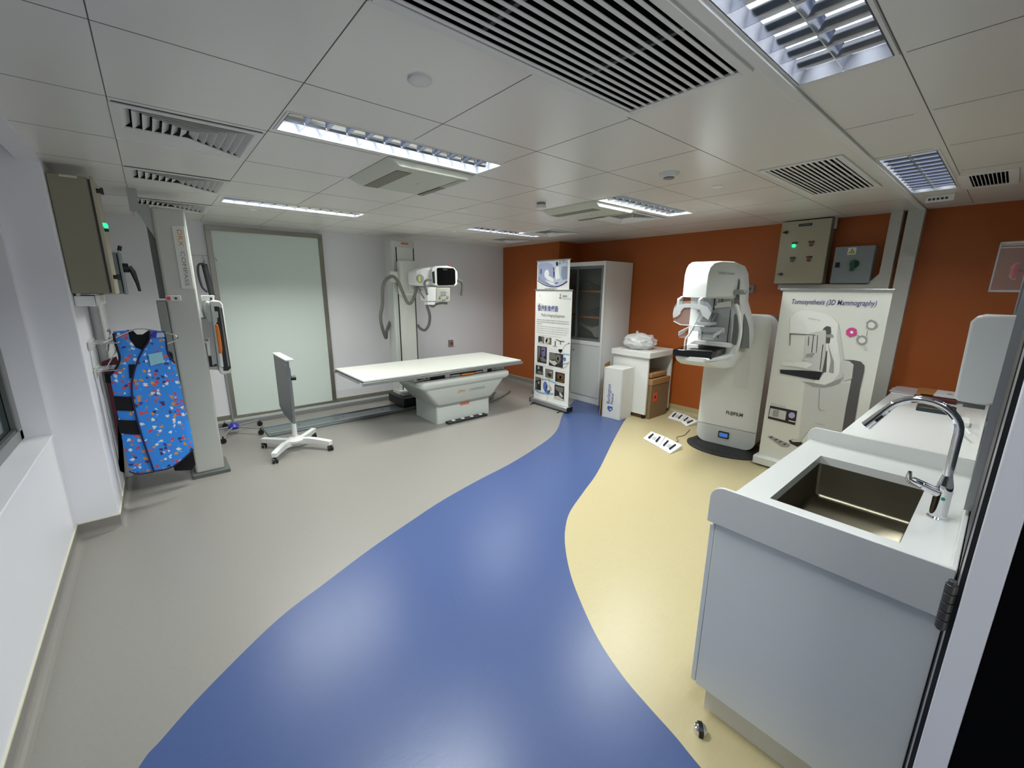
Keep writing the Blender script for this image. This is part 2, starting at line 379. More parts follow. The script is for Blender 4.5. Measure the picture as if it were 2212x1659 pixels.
# ================================================================ CEILING FITTINGS
def louvre_light(x0, x1, y0, y1, name, label, power, tube, col=(1, .97, .93)):
    t = thing('ceiling_light', label, 'light', ((x0 + x1) / 2, (y0 + y1) / 2, CH), 'louvred fluorescent ceiling lights')
    H = .085; w = (y1 - y0)
    fr = MB()
    for a, b, c, d in ((x0 - .012, x1 + .012, y0 - .012, y0 - .001), (x0 - .012, x1 + .012, y1 + .001, y1 + .012), (x0 - .012, x0 - .001, y0 - .001, y1 + .001), (x1 + .001, x1 + .012, y0 - .001, y1 + .001)):
        fr.box(a, b, c, d, CH - .003, CH)
    fr.build('frame', WHITED, t)
    hs = MB()
    hs.poly([(x0, y0, CH), (x1, y0, CH), (x1, y0, CH + H), (x0, y0, CH + H)]).poly([(x0, y1, CH), (x1, y1, CH), (x1, y1, CH + H), (x0, y1, CH + H)])
    hs.poly([(x0, y0, CH), (x0, y1, CH), (x0, y1, CH + H), (x0, y0, CH + H)]).poly([(x1, y0, CH), (x1, y1, CH), (x1, y1, CH + H), (x1, y0, CH + H)])
    hs.poly([(x0, y0, CH + H), (x1, y0, CH + H), (x1, y1, CH + H), (x0, y1, CH + H)])
    hs.build('housing', mat('housing_white', (214, 218, 226), .4), t, smooth=0)
    lv = MB(); n = 12; ym = (y0 + y1) / 2; top, bot = CH + .036, CH + .002
    def vblade_x(yc, wt):           # runs along x
        lv.prism([(x0, yc - wt, top), (x0, yc + wt, top), (x0, yc + .004, (top + bot) / 2 - .004), (x0, yc + .0015, bot), (x0, yc - .0015, bot), (x0, yc - .004, (top + bot) / 2 - .004)], (x1 - x0, 0, 0))
    vblade_x(ym, .022)
    lv.m(1); lv.prism([(x0, y0, top), (x0, y0 + .012, top), (x0, y0 + .008, (top + bot) / 2), (x0, y0 + .003, bot - .0055), (x0, y0, bot - .0055)], (x1 - x0, 0, 0))
    lv.prism([(x0, y1, top), (x0, y1 - .022, top), (x0, y1 - .008, (top + bot) / 2), (x0, y1 - .003, bot - .0055), (x0, y1, bot - .0055)], (x1 - x0, 0, 0)); lv.m(0)
    for i in range(0, n + 1):
        xc = x0 + (x1 - x0) * i / n; wt = .016; lv.m(1 if i in (0, n) else 0)
        for a, b in ((y0 + .002, ym - .0015), (ym + .0015, y1 - .002)):
            # bow-tie blade: deeper reflector at its middle top
            bz = bot - .0055 if i in (0, n) else bot
            lv.prism([(xc - wt, a, top), (xc + wt, a, top), (xc + .004, a, (top + bot) / 2), (xc + .001, a, bz), (xc - .001, a, bz), (xc - .004, a, (top + bot) / 2)], (0, b - a, 0))
    lv.build('louvre', [MIRROR, mat('reflector_edge', (84, 86, 92), .5, spec=.2)], t, smooth=60)
    for k, yc in enumerate(((y0 + ym) / 2, (ym + y1) / 2)):
        MB().cyl((x0 + .02, yc, CH + .067), (x1 - .02, yc, CH + .067), .012, seg=12).build('lamp_tube', tube[k], t)
        if power[k] > 0:
            ld = bpy.data.lights.new('tube_light', 'AREA'); ld.shape = 'RECTANGLE'; ld.size = x1 - x0 - .05; ld.size_y = .055; ld.spread = math.radians(170); ld.energy = power[k] * 1.15; ld.color = col
            lo = bpy.data.objects.new('tube_light', ld); C.objects.link(lo); lo.parent = t
            lo.location = Vector(((x0 + x1) / 2, yc, CH + .039)) - t.location
    return t
cool, warm = (.94, .985, .98), (.98, 1.0, .96)
ll = {n: (a, b, c, d) for n, a, b, c, d in LIGHTS}
T1, T0 = TUBE, TUBE_OFF
louvre_light(*ll['near'], 'n', 'louvred light beside the nearer ceiling cassette, in front of the left vents', (44, 44), (TUBE_OFF, TUBE_OFF), cool)
louvre_light(*ll['left'], 'l', 'louvred light above the frosted glass panel, warm white and seen edge on', (36, 36), (TUBE_WARM, TUBE_WARM), warm)
louvre_light(*ll['mid'], 'm', 'louvred light behind the farther ceiling cassette, above the white trolley', (46, 46), (TUBE_OFF, TUBE_OFF), cool)
louvre_light(*ll['back'], 'b', 'louvred light farthest back, above the examination table end', (24, 24), (TUBE_OFF, TUBE_OFF), warm)
louvre_light(*ll['bright'], 'r', 'brightly lit louvred light beside the large slatted ceiling grille', (10, 10), (TUBE, TUBE), cool)
louvre_light(*ll['sink'], 's', 'louvred light over the far end of the worktop, near the orange wall', (12, 12), (TUBE_OFF, TUBE_OFF), cool)

def vent(x0, x1, y0, y1, label):
    t = thing('ceiling_diffuser', label, 'vent', ((x0 + x1) / 2, (y0 + y1) / 2, CH), 'square louvred ceiling diffusers')
    f = MB(); b = .035; z0, z1 = CH - .006, CH + .004
    f.box(x0, x1, y0, y0 + b, z0, z1).box(x0, x1, y1 - b, y1, z0, z1).box(x0, x0 + b, y0 + b, y1 - b, z0, z1).box(x1 - b, x1, y0 + b, y1 - b, z0, z1)
    f.build('frame', WHITED, t, bevel=.002)
    h = MB(); h.poly([(x0 + b, y0 + b, CH + .1), (x1 - b, y0 + b, CH + .1), (x1 - b, y1 - b, CH + .1), (x0 + b, y1 - b, CH + .1)])
    for (a, c), (d, e) in (((x0 + b, y0 + b), (x1 - b, y0 + b)), ((x1 - b, y0 + b), (x1 - b, y1 - b)), ((x1 - b, y1 - b), (x0 + b, y1 - b)), ((x0 + b, y1 - b), (x0 + b, y0 + b))):
        h.poly([(a, c, CH), (d, e, CH), (d, e, CH + .1), (a, c, CH + .1)])
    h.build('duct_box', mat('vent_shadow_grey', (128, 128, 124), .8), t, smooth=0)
    MB().box(x0 + .01, x1 - .01, y0 - .014, y0 - .001, CH - .0012, CH + .001).build('edge_gap_shadow', BLACK, t)  # black strip puts the shadow line of the near-edge gap into colour
    # nested three-sided blades opening towards the far side, blank plate behind
    s = MB(); W = (x1 - x0) / 2 - b; xm = (x0 + x1) / 2; n = 7; ya, yb_ = y0 + b, y1 - b; D = yb_ - ya; ycen = ya + D * .36; yend = ya + D * .60
    for k in range(n):
        q = k / n; hx = W * (1 - q); yy = ya + (ycen - ya) * q
        e = W / n * .80; zt = CH + .022; zb = CH - .004
        for sg in (-1, 1):
            xo = xm + sg * hx; ye = yend if sg < 0 else yend + (yb_ - yend) * (1 - q) * .97
            s.hexa([(xo, yy, zb), (xo, ye, zb), (xo - sg * .002, ye, zb), (xo - sg * .002, yy, zb)], [(xo - sg * e, yy, zt), (xo - sg * e, ye, zt), (xo - sg * (e + .002), ye, zt), (xo - sg * (e + .002), yy, zt)])
        ey = (ycen - ya) / n * .5
        s.hexa([(xm - hx, yy, zb), (xm + hx, yy, zb), (xm + hx, yy + .0025, zb), (xm - hx, yy + .0025, zb)], [(xm - hx, yy + ey, CH + .010), (xm + hx, yy + ey, CH + .010), (xm + hx, yy + ey + .0025, CH + .010), (xm - hx, yy + ey + .0025, CH + .010)])
    s.build('blade_set', WHITED, t, smooth=0)
    p = MB().prism([(x0 + b, yend, CH - .004), (xm, yend, CH - .004), (x1 - b, yb_, CH - .004), (x0 + b, yb_, CH - .004)], (0, 0, .006))
    p.build('blank_plate', WHITED, t)
VL = ['square louvred diffuser nearest the window, first of the left row', 'second square diffuser of the left row, nearer the wall column',
      'third square diffuser of the left row, partly behind the wall column', 'square diffuser just behind the farther ceiling cassette',
      'square diffuser near the step in the orange wall', 'square diffuser in the far corner of the ceiling']
for v, l in zip(VENTS, VL): vent(*v, l)
def grille(x0, x1, y0, y1, label, n):
    t = thing('return_air_grille', label, 'vent', ((x0 + x1) / 2, (y0 + y1) / 2, CH), 'slatted return air grilles')
    f = MB(); b = .035; z0, z1 = CH - .009, CH + .003
    f.box(x0, x1, y0, y0 + b, z0, z1).box(x0, x1, y1 - b, y1, z0, z1).box(x0, x0 + b, y0 + b, y1 - b, z0, z1).box(x1 - b, x1, y0 + b, y1 - b, z0, z1)
    f.build('frame', WHITED, t, bevel=.003)
    h = MB(); a, c, d, e, zt = x0 + .03, x1 - .03, y0 + .03, y1 - .03, CH + .2
    h.poly([(a, d, zt), (c, d, zt), (c, e, zt), (a, e, zt)]); P = [(a, d), (c, d), (c, e), (a, e)]
    for i in range(4): h.poly([P[i] + (CH,), P[(i + 1) % 4] + (CH,), P[(i + 1) % 4] + (zt,), P[i] + (zt,)])
    h.build('duct_box', VOID, t, smooth=0)
    for k in range(n):
        y = y0 + b + (y1 - y0 - 2 * b) * (k + .6) / n
        MB().box(x0 + .03, x1 - .03, y - .0065, y + .0065, CH - .006, CH - .003).build('slat', WHITED, t)
    k = MB()
    for x in (x0 + (x1 - x0) * .3, x0 + (x1 - x0) * .7): MB().box(x - .008, x + .008, y0 + .03, y1 - .03, CH + .03, CH + .045).build('cross_bar', GREYD, t)
grille(*GRILLES[0], 'large slatted grille beside the brightly lit ceiling light', 13)
grille(*GRILLES[1], 'slatted grille above the electrical boxes, near the orange wall', 13)
t = thing('supply_air_vent', 'small rectangular vent with short upright slats near the right corner', 'vent', (4.43, .25, CH))
f = MB(); f.box(4.15, 4.71, .12, .165, CH - .006, CH).box(4.15, 4.71, .335, .38, CH - .006, CH).box(4.15, 4.2, .165, .335, CH - .006, CH).box(4.66, 4.71, .165, .335, CH - .006, CH); f.build('frame', WHITED, t)
MB().box(4.19, 4.67, .15, .35, CH + .05, CH + .055).box(4.19, 4.199, .15, .35, CH + .001, CH + .05).box(4.661, 4.67, .15, .35, CH + .001, CH + .05).box(4.199, 4.661, .15, .159, CH + .001, CH + .05).box(4.199, 4.661, .341, .35, CH + .001, CH + .05).build('duct_box', VOID, t)
for k in range(9): MB().box(4.2, 4.66, .177 + .0182 * k, .181 + .0182 * k, CH - .003, CH + .004).build('slat', WHITED, t)
def cassette(x0, x1, y0, y1, label):
    t = thing('ceiling_cassette', label, 'air conditioner', ((x0 + x1) / 2, (y0 + y1) / 2, CH - .04), 'ceiling cassette units')
    z = CH - .04; e = .05
    MB().hexa([(x0 + e * 1.6, y0 + .015, z), (x1 - e, y0 + .015, z), (x1 - e, y1 - .015, z), (x0 + e * 1.6, y1 - .015, z)][::1], [(x0, y0, CH - .001), (x1, y0, CH - .001), (x1, y1, CH - .001), (x0, y1, CH - .001)]).build('casing', mat('cassette_plastic', (192, 194, 180), .4), t, bevel=.006)
    g = MB().box(x0 + .10, x0 + .20, y0 + .10, y1 - .03, z - .003, z + .004); g.build('outlet_grille', mat('outlet_grey', (128, 126, 110), .6, noise=.1, scale=80), t)
    MB().box(x1 - .10, x1 - .055, y0 + .04, y1 - .03, z - .003, z + .004).build('flap', mat('flap_grey', (170, 172, 152), .5), t)
    MB().box(x1 - .10, x1 - .055, y0 + .3, y1 - .03, z - .005, z + .0).build('inlet_grille', mat('outlet_grey', (128, 126, 110), .6), t)
    MB().cyl((x0 + .36, y0 + .33, z - .001), (x0 + .36, y0 + .33, z + .003), .007, seg=12).build('screw_cap', MIDG, t)
cassette(1.155, 1.775, 2.49, 3.15, 'flat ceiling cassette beside the near louvred light, above the open floor')
cassette(3.02, 3.62, 2.475, 3.13, 'flat ceiling cassette farther back, beside the louvred light over the trolley')
def disc(x, y, r, h, name, label, cat, g=None):
    o = MB().lathe((x, y, CH), [(r * .5, -h), (r * .92, -h), (r, -h * .75), (r, 0)][::1], 28).build(name, WHITED, smooth=40)
    return tag(o, label, cat, g)
disc(.86, 1.55, .043, .010, 'ceiling_cover_disc', 'round white cover disc on the ceiling between the near light and the large grille', 'cover')
t = thing('smoke_detector', 'round white smoke detector with grey ring, above the trolley side of the room', 'smoke detector', (2.69, 1.6, CH))
MB().lathe((2.69, 1.6, CH), [(.03, -.03), (.05, -.028), (.062, -.012), (.066, 0)], 28).build('cover', WHITED, t); MB().lathe((2.69, 1.6, CH), [(.032, -.031), (.035, -.036), (.01, -.038)], 20).build('sensor_ring', MIDG, t)
t = thing('smoke_detector', 'small white drum smoke detector beside the farther ceiling cassette', 'smoke detector', (2.75, 2.86, CH))
MB().lathe((2.75, 2.86, CH), [(.03, -.05), (.045, -.045), (.045, -.02)], 24).build('cover', WHITED, t); MB().lathe((2.75, 2.86, CH), [(.04, -.021), (.04, 0)], 24).build('base', MIDG, t)
for x, y, l in ((3.29, 1.56, 'flush cover disc on the ceiling, before the farther slatted grille'), (.88, 4.99, 'flush cover disc on the ceiling, beyond the light over the frosted panel'), (3.2, 5.0, 'flush cover disc on the ceiling, near the farthest louvred light'), (2.42, 3.6, 'flush cover disc on the ceiling, in the open middle beyond the cassettes')):
    disc(x, y, .042, .005, 'ceiling_cover_disc', l, 'cover', 'flush round ceiling discs')
t = thing('ceiling_notice', 'small white notice plate hanging under the ceiling at the trunking', 'sign', (4.86, .52, CH - .03))
pl = MB().box(4.85, 4.858, .44, .60, CH - .05, CH - .001).build('plate', WHITED, t); tx = MB(); bars(tx, (4.8495, .585, CH - .036), (0, -1, 0), (0, 0, 1), .016, .12, 5); tx.build('lettering', INK, t)

# ================================================================ LEFT SIDE
# electrical cabinet on the pillar side
t = thing('electrical_cabinet', 'tall beige electrical cabinet high on the left pillar, seen from its side', 'electrical cabinet', (-.3, 4.2, 1.67))
MB().box(-.398, -.215, 3.98, 4.42, 1.67, 2.40).build('body', BEIGE, t, bevel=.006)
MB().box(-.205, -.185, 3.97, 4.43, 1.665, 2.405).build('door', BEIGEL, t, bevel=.005)
MB().box(-.215, -.205, 3.985, 4.415, 1.68, 2.39).build('door_seal', BLACK, t)
MB().box(-.34, -.26, 3.975, 3.98, 2.385, 2.397).build('paper_tape', CREAM, t)
for z in (2.33, 1.78): MB().cyl((-.185, 4.02, z), (-.16, 4.02, z), .014, seg=14).box(-.165, -.150, 4.005, 4.035, z - .02, z + .02).build('lock_knob', BLACK, t)
for k, (y, zz) in enumerate(((4.03, 2.12), (4.12, 2.12))):
    MB().cyl((-.185, y, zz), (-.165, y, zz), .012, seg=14).build('indicator_lamp', GRNL, t)
MB().cyl((-.185, 4.07, 2.09), (-.163, 4.07, 2.09), .01, seg=14).build('button', BLACK, t)
t = thing('isolator_box', 'slim grey-green switch box with a black handle behind the beige cabinet', 'switch box', (-.3, 4.6, 1.67))
MB().box(-.398, -.165, 4.47, 4.72, 1.66, 1.97).build('body', TEALG, t, bevel=.005)
MB().box(-.160, -.145, 4.465, 4.725, 1.655, 1.975).build('door', TEALG, t, bevel=.004)
MB().cyl((-.145, 4.56, 1.86), (-.11, 4.56, 1.86), .035, seg=18).tube([(-.11, 4.56, 1.87), (-.09, 4.56, 1.83), (-.075, 4.56, 1.74), (-.07, 4.56, 1.68)], [.02, .018, .012, .009], 10).build('handle', BLACK, t)
MB().cyl((-.145, 4.50, 1.985), (-.135, 4.50, 2.02), .012, seg=10).build('cable_gland', BLACK, t)
t = thing('cable_trunking', 'short white cable trunking under the beige cabinet on the pillar', 'trunking', (-.35, 4.05, 1.58))
MB().box(-.398, -.30, 4.02, 4.5, 1.585, 1.655).build('trough', WHITE, t, bevel=.004); MB().box(-.298, -.275, 4.03, 4.5, 1.59, 1.66).build('lid', WHITE, t, bevel=.003)
MB().box(-.385, -.365, 4.03, 4.05, 1.655, 1.685).build('clip', WHITE, t)
# conduits behind the hangers
for y, r in ((4.75, .03), (5.2, .02)):
    tag(MB().cyl((-.372, y, .1), (-.372, y, 1.6), r, seg=14).build('wall_pipe', WHITED), 'white %s pipe running up the left wall behind the hanger rack' % ('thick' if r > .025 else 'thin'), 'pipe')
# hanger rack: wall plates with chrome arms
t = thing('hanger_rack', 'chrome wall rack holding coat hangers beside the printed apron', 'hanger rack', (-.4, 4.3, 1.1))
for z in (1.30, 1.10):
    MB().box(-.398, -.385, 4.18, 4.52, z - .03, z + .03).build('wall_plate', mat('pale_plate', (196, 198, 190), .35), t, bevel=.003)
    for k in range(4):
        y = 4.22 + k * .085; MB().tube([(-.386, y, z + .012), (-.24, y, z + .012), (-.232, y, z + .02)], .0045, 8).build('arm', CHROME, t)
def hanger(cx, cy, cz, wd, name, label, ang=0, g='chrome coat hangers'):
    t = thing(name, label, 'hanger', (cx, cy, cz), g)
    M = Matrix.Translation((cx, cy, cz)) @ Matrix.Rotation(ang, 4, 'Z')
    mb = MB().tube(spline([(-wd, 0, -.10), (-wd * .3, 0, -.02), (0, 0, .0), (wd * .3, 0, -.01), (wd * .85, 0, -.05), (wd, 0, -.075), (wd * .95, 0, -.10), (wd * .6, 0, -.13)], 5), .0038 if wd < .2 else .005, 8).xf(M)
    mb.build('shoulder_wire', CHROME, t)
    if wd < .2: MB().tube([M @ Vector(p) for p in arc((0, 0, .035), .022, -PI / 2, PI * .9, 10)], .003, 8).build('hook', CHROME, t)
    return t
hanger(-.115, 4.285, 1.40, .225, 'coat_hanger', 'chrome hanger carrying the blue printed apron', 0)
for k in range(3): hanger(-.30 + .0 * k, 4.5 + .06 * k, 1.33 - .0 * k, .10, 'coat_hanger', ['empty chrome hanger on the upper rack arms, nearest one', 'empty chrome hanger on the upper rack arms, middle one', 'empty chrome hanger on the upper rack arms, farthest one'][k], PI / 2.3)
for k in range(2): hanger(-.27, 4.46 + .08 * k, 1.22, .13, 'coat_hanger', ['empty chrome hanger above the lower rack, in front of its twin', 'empty chrome hanger above the lower rack, behind its twin'][k], PI / 3)
# ---- blue printed lead apron, built as a thick draped shell on the plane y ~ 4.33
def printed():
    m = bpy.data.materials.new('printed_apron_cloth'); m.use_nodes = True; nt = m.node_tree; b = nt.nodes['Principled BSDF']; b.inputs['Roughness'].default_value = .55
    tc = nt.nodes.new('ShaderNodeTexCoord'); mp = nt.nodes.new('ShaderNodeMapping'); mp.inputs['Scale'].default_value = (31, 0, 31); nt.links.new(tc.outputs['Object'], mp.inputs[0])
    nz = nt.nodes.new('ShaderNodeTexNoise'); nz.inputs['Scale'].default_value = 70; nt.links.new(tc.outputs['Object'], nz.inputs[0])
    ad = nt.nodes.new('ShaderNodeMix'); ad.data_type = 'VECTOR'; ad.inputs[0].default_value = .30; nt.links.new(mp.outputs[0], ad.inputs[4])
    sc = nt.nodes.new('ShaderNodeVectorMath'); sc.operation = 'MULTIPLY_ADD'; nt.links.new(nz.outputs['Color'], sc.inputs[0]); sc.inputs[1].default_value = (1.1, 0, 1.1); nt.links.new(mp.outputs[0], sc.inputs[2])
    vo = nt.nodes.new('ShaderNodeTexVoronoi'); vo.inputs['Scale'].default_value = 1.0; vo.inputs['Randomness'].default_value = .75; nt.links.new(sc.outputs[0], vo.inputs['Vector'])
    sep = nt.nodes.new('ShaderNodeSeparateColor'); nt.links.new(vo.outputs['Color'], sep.inputs[0])
    cr = nt.nodes.new('ShaderNodeValToRGB'); cr.color_ramp.interpolation = 'CONSTANT'
    els = [(0, (222, 226, 230)), (.3, (196, 66, 84)), (.52, (206, 140, 62)), (.74, (60, 44, 112)), (.9, (214, 86, 60))]
    while len(cr.color_ramp.elements) < len(els): cr.color_ramp.elements.new(.5)
    for e, (p, c) in zip(cr.color_ramp.elements, els): e.position = p; e.color = lin(c)
    nt.links.new(sep.outputs[0], cr.inputs[0])
    th = nt.nodes.new('ShaderNodeMath'); th.operation = 'LESS_THAN'; th.inputs[1].default_value = .40; nt.links.new(vo.outputs['Distance'], th.inputs[0])
    mx = nt.nodes.new('ShaderNodeMix'); mx.data_type = 'RGBA'; mx.inputs[6].default_value = lin((40, 134, 226)); nt.links.new(th.outputs[0], mx.inputs[0]); nt.links.new(cr.outputs[0], mx.inputs[7]); nt.links.new(mx.outputs[2], b.inputs['Base Color'])
    return m
PRINT = printed()
YA = 4.33
def drape(p, bulge=.07):           # push a point of the apron plane out with the cloth's barrel shape
    q = (p.x + .13) / .23; d = bulge * max(0, 1 - q * q) ** .5 if abs(q) < 1 else 0
    return Vector((p.x, p.y - d * (.55 + .45 * min(1, (1.4 - p.z) / .3)) , p.z))
def cloth(mb, px, thick=.012, off=0.0, ds=4):
    pts = []
    for i in range(len(px)):
        a, b = Vector(px[i]), Vector(px[(i + 1) % len(px)])
        for k in range(ds): pts.append(a.lerp(b, k / ds))
    P = [PY(p.x, p.y, YA) for p in [q for q in pts]]
    bm = bmesh.new(); f = bm.faces.new([bm.verts.new(p) for p in P]); f.normal_update(); bmesh.ops.triangulate(bm, faces=[f])
    for _ in range(3):
        es = [e for e in bm.edges if e.calc_length() > .05]
        if es: bmesh.ops.subdivide_edges(bm, edges=es, cuts=1, use_grid_fill=False); bmesh.ops.triangulate(bm, faces=bm.faces)
    bm.verts.index_update(); o = len(mb.v)
    V = [drape(v.co) + Vector((0, off, 0)) for v in bm.verts]; Fc = [[v.index for v in g.verts] for g in bm.faces]; n = len(V)
    E = [[v.index for v in e.verts] for e in bm.edges if len(e.link_faces) == 1]; bm.free()
    mb.add(V + [v + Vector((0, thick, 0)) for v in V], Fc + [[i + n for i in f] for f in Fc] + [[a, b, b + n, a + n] for a, b in E])
ap = thing('lead_apron', 'blue sleeveless apron printed with small animals and black straps, hanging left of the wall column', 'apron', (-.12, YA, .25))
z2 = lambda x, y: (100 + x / 3.317, 600 + y / 3.317)
left = [z2(*p) for p in [(480, 390), (585, 395), (600, 440), (640, 495), (690, 515), (640, 600), (615, 700), (615, 800), (640, 950), (690, 1130), (770, 1365), (660, 1385), (595, 1370), (545, 1150), (510, 950), (470, 760), (460, 690), (515, 620), (530, 560), (500, 470)]]
right = [z2(*p) for p in [(735, 375), (840, 378), (855, 440), (872, 540), (915, 600), (960, 760), (985, 900), (1040, 1100), (1055, 1215), (970, 1285), (880, 1340), (770, 1365), (690, 1130), (640, 950), (618, 800), (622, 700), (650, 600), (690, 515), (740, 440)]]
m_ = MB(); cloth(m_, left, off=0.0); m_.build('left_panel', PRINT, ap, smooth=60)
m_ = MB(); cloth(m_, right, off=-.014); m_.build('right_panel', PRINT, ap, smooth=60)
def edge(pxs, wd=.006, off=-.018):
    P = [drape(PY(*z2(*p), YA)) + Vector((0, off, 0)) for p in pxs]
    return MB().tube(spline(P, 4), wd, 8)
TRIM = mat('navy_binding', (26, 24, 66), .6)
edge([(740, 378), (738, 440), (690, 515), (650, 600), (622, 700), (615, 800), (640, 950), (690, 1130), (770, 1362)]).build('binding', TRIM, ap)
edge([(770, 1362), (880, 1340), (970, 1285), (1050, 1218)]).build('binding', TRIM, ap)
edge([(484, 395), (500, 470), (528, 560), (512, 625), (458, 692)], .007).build('binding', BLACKF, ap)
edge([(840, 378), (855, 440), (872, 540), (918, 604)], .006).build('binding', TRIM, ap)
edge([(595, 1372), (660, 1386), (770, 1366)], .005).build('binding', TRIM, ap)
m_ = MB(); cloth(m_, [z2(*p) for p in [(580, 372), (625, 380), (650, 405), (690, 405), (745, 368), (752, 440), (690, 518), (640, 500), (600, 445)]], off=.02); m_.build('collar_lining', BLACKF, ap)
for q in ([(488, 840), (618, 842), (630, 940), (502, 942)], [(512, 1010), (650, 1008), (678, 1108), (528, 1105)], [(592, 612), (640, 612), (620, 708), (598, 708)]):
    m_ = MB(); cloth(m_, [z2(*p) for p in q], off=-.010); m_.build('strap', BLACKF, ap)
m_ = MB(); cloth(m_, [z2(*p) for p in [(730, 540), (828, 522), (842, 595), (748, 620)]], off=-.03, thick=.004); m_.build('name_pocket', mat('pale_blue_label', (140, 196, 214), .4), ap)
m_ = MB(); cloth(m_, [z2(*p) for p in [(792, 392), (840, 388), (848, 418), (788, 424)]], off=-.03, thick=.004); m_.build('tag', mat('pale_tag', (176, 190, 208), .4), ap)
m_ = MB(); cloth(m_, [z2(*p) for p in [(765, 378), (792, 378), (788, 424), (752, 420)]], off=-.028, thick=.004); m_.build('shoulder_patch', mat('royal_blue_patch', (30, 40, 170), .5), ap)
m_ = MB(); cloth(m_, [z2(*p) for p in [(480, 385), (582, 376), (582, 398), (484, 402)]], off=.02, thick=.02); m_.build('shoulder_back', PRINT, ap)
# aprons behind: dark red edged and black
a2 = thing('lead_apron', 'dark red and black apron hidden behind the blue printed one', 'apron', (-.2, 4.52, .3))
m_ = MB(); P = [PY(*z2(*p), 4.5) for p in [(395, 605), (500, 568), (530, 640), (520, 1380), (560, 1400), (430, 755)]]; m_.prism(P, (0, .05, 0)); m_.build('panel', mat('dark_red_cloth', (98, 42, 46), .6), a2)
m_ = MB(); P = [PY(*z2(*p), 4.46) for p in [(415, 690), (470, 690), (480, 760), (425, 752)]]; m_.prism(P, (0, .04, 0)); m_.build('strap', BLACKF, a2)
a3 = thing('lead_apron', 'black apron showing at the lower right corner behind the blue printed one', 'apron', (.0, 4.5, .25))
m_ = MB(); P = [PY(*z2(*p), 4.44) for p in [(862, 520), (905, 540), (915, 610), (1010, 1000), (1070, 1340), (1040, 1380), (920, 1385), (900, 1300), (900, 700)]]; m_.prism(P, (0, .05, 0)); m_.build('panel', BLACKF, a3, bevel=.006)

# ---- wall column (vertical x-ray stand)
t = thing('wall_bucky_column', 'tall grey upright column standing right of the printed apron', 'x-ray column', (.2, 4.7, 0))
CX0, CX1, CY0, CY1 = .085, .305, 4.60, 4.86
MB().box(CX0, CX1, CY0, CY1, .03, 2.345).build('column', mat('column_grey', (190, 193, 186), .38), t, bevel=.018, seg=3)
MB().box(.055, .345, 4.55, 4.92, .0, .035).build('base_plate', GREYD, t, bevel=.004)
MB().box(.045, CX0, 4.64, 4.84, 1.62, 2.33).build('side_channel', GREYD, t)
MB().box(.02, CX0 - .002, 4.60, 4.84, .9, 1.60).build('side_cover', mat('cover_grey', (140, 144, 136), .45), t, bevel=.004)
MB().prism([(CX0, 4.62, 2.26), (CX0, 4.62, 2.10), (-.01, 4.62, 2.33), (-.01, 4.62, 2.36), (CX0, 4.62, 2.36)], (0, .05, 0)).box(-.04, .02, 4.60, 4.68, 2.30, CH).build('ceiling_bracket', GREYM, t)
pl = MB().box(.20, .285, 4.590, 4.601, 1.70, 2.21).build('name_plate', mat('plate_pale', (208, 211, 203), .3), t, bevel=.003)
tx = MB(); text(tx, 'DRX', (.232, 4.588, 2.185), (0, 0, -1), (1, 0, 0), .045, w=.13); tx.build('lettering_orange', INKO, t, label='orange lettering')
tx = MB(); text(tx, 'COMPASS', (.232, 4.588, 2.01), (0, 0, -1), (1, 0, 0), .040, w=.28); tx.build('lettering_grey', INKG, t, label='grey lettering')
sw = MB().box(.085, .185, 4.575, 4.60, 1.60, 1.645).build('control_switch', WHITE, t, bevel=.003)
MB().box(.083, .118, 4.570, 4.585, 1.602, 1.643).build('stop_cover', mat('clear_red', (200, 150, 150), .3), sw); MB().cyl((.102, 4.57, 1.622), (.102, 4.556, 1.622), .011, seg=14).build('red_button', RED, sw); MB().cyl((.15, 4.575, 1.622), (.15, 4.562, 1.622), .010, seg=14).build('green_button', GRN, sw)
# detector unit (bucky) seen from its side
t = thing('detector_unit', 'white upright detector holder with an orange handle, mounted on the wall column', 'x-ray detector', (.40, 4.7, .9))
zz = lambda x, y: (400 + x / 6.917, 600 + y / 6.917)
out = [(280, 340), (520, 345), (562, 400), (600, 700), (640, 1000), (700, 1360), (695, 1425), (545, 1450), (500, 1390), (430, 900), (390, 640), (320, 640), (285, 500)]
hy = 4.60
MB().prism([PY(*zz(*p), hy) for p in [(375, 345), (520, 345), (562, 400), (705, 1380), (690, 1425), (545, 1450), (510, 1390)]], (0, .40, 0)).build('housing', EQL, t, bevel=.008)
MB().prism([PY(*zz(*p), hy - .004) for p in [(430, 430), (500, 430), (520, 455), (550, 455), (685, 1350), (640, 1390), (575, 1390)]], (0, .05, 0)).build('cassette_slot', BLACK, t)
MB().prism([PY(*zz(*p), hy - .010) for p in [(412, 500), (490, 505), (497, 590), (478, 598), (480, 668), (430, 668)]], (0, .03, 0)).build('latch', EQ, t)
MB().prism([PY(*zz(*p), hy - .028) for p in [(455, 700), (490, 700), (515, 800), (555, 1050), (555, 1130), (515, 1130), (475, 860)]], (0, .04, 0)).build('orange_handle', ORP, t, bevel=.004)
MB().prism([PY(*zz(*p), hy - .014) for p in [(510, 1130), (550, 1130), (575, 1330), (530, 1330)]], (0, .03, 0)).build('latch', WHITE, t)
MB().prism([PY(*zz(*p), hy - .012) for p in [(508, 440), (535, 440), (665, 1320), (640, 1330)]], (0, .02, 0)).build('guide_rail', MIDG, t)
MB().prism([PY(*zz(*p), hy + .02) for p in [(290, 350), (380, 345), (440, 700), (320, 640), (285, 500)]], (0, .3, 0)).build('rear_cover', mat('cover_pale', (186, 196, 190), .4), t, bevel=.02, seg=3)
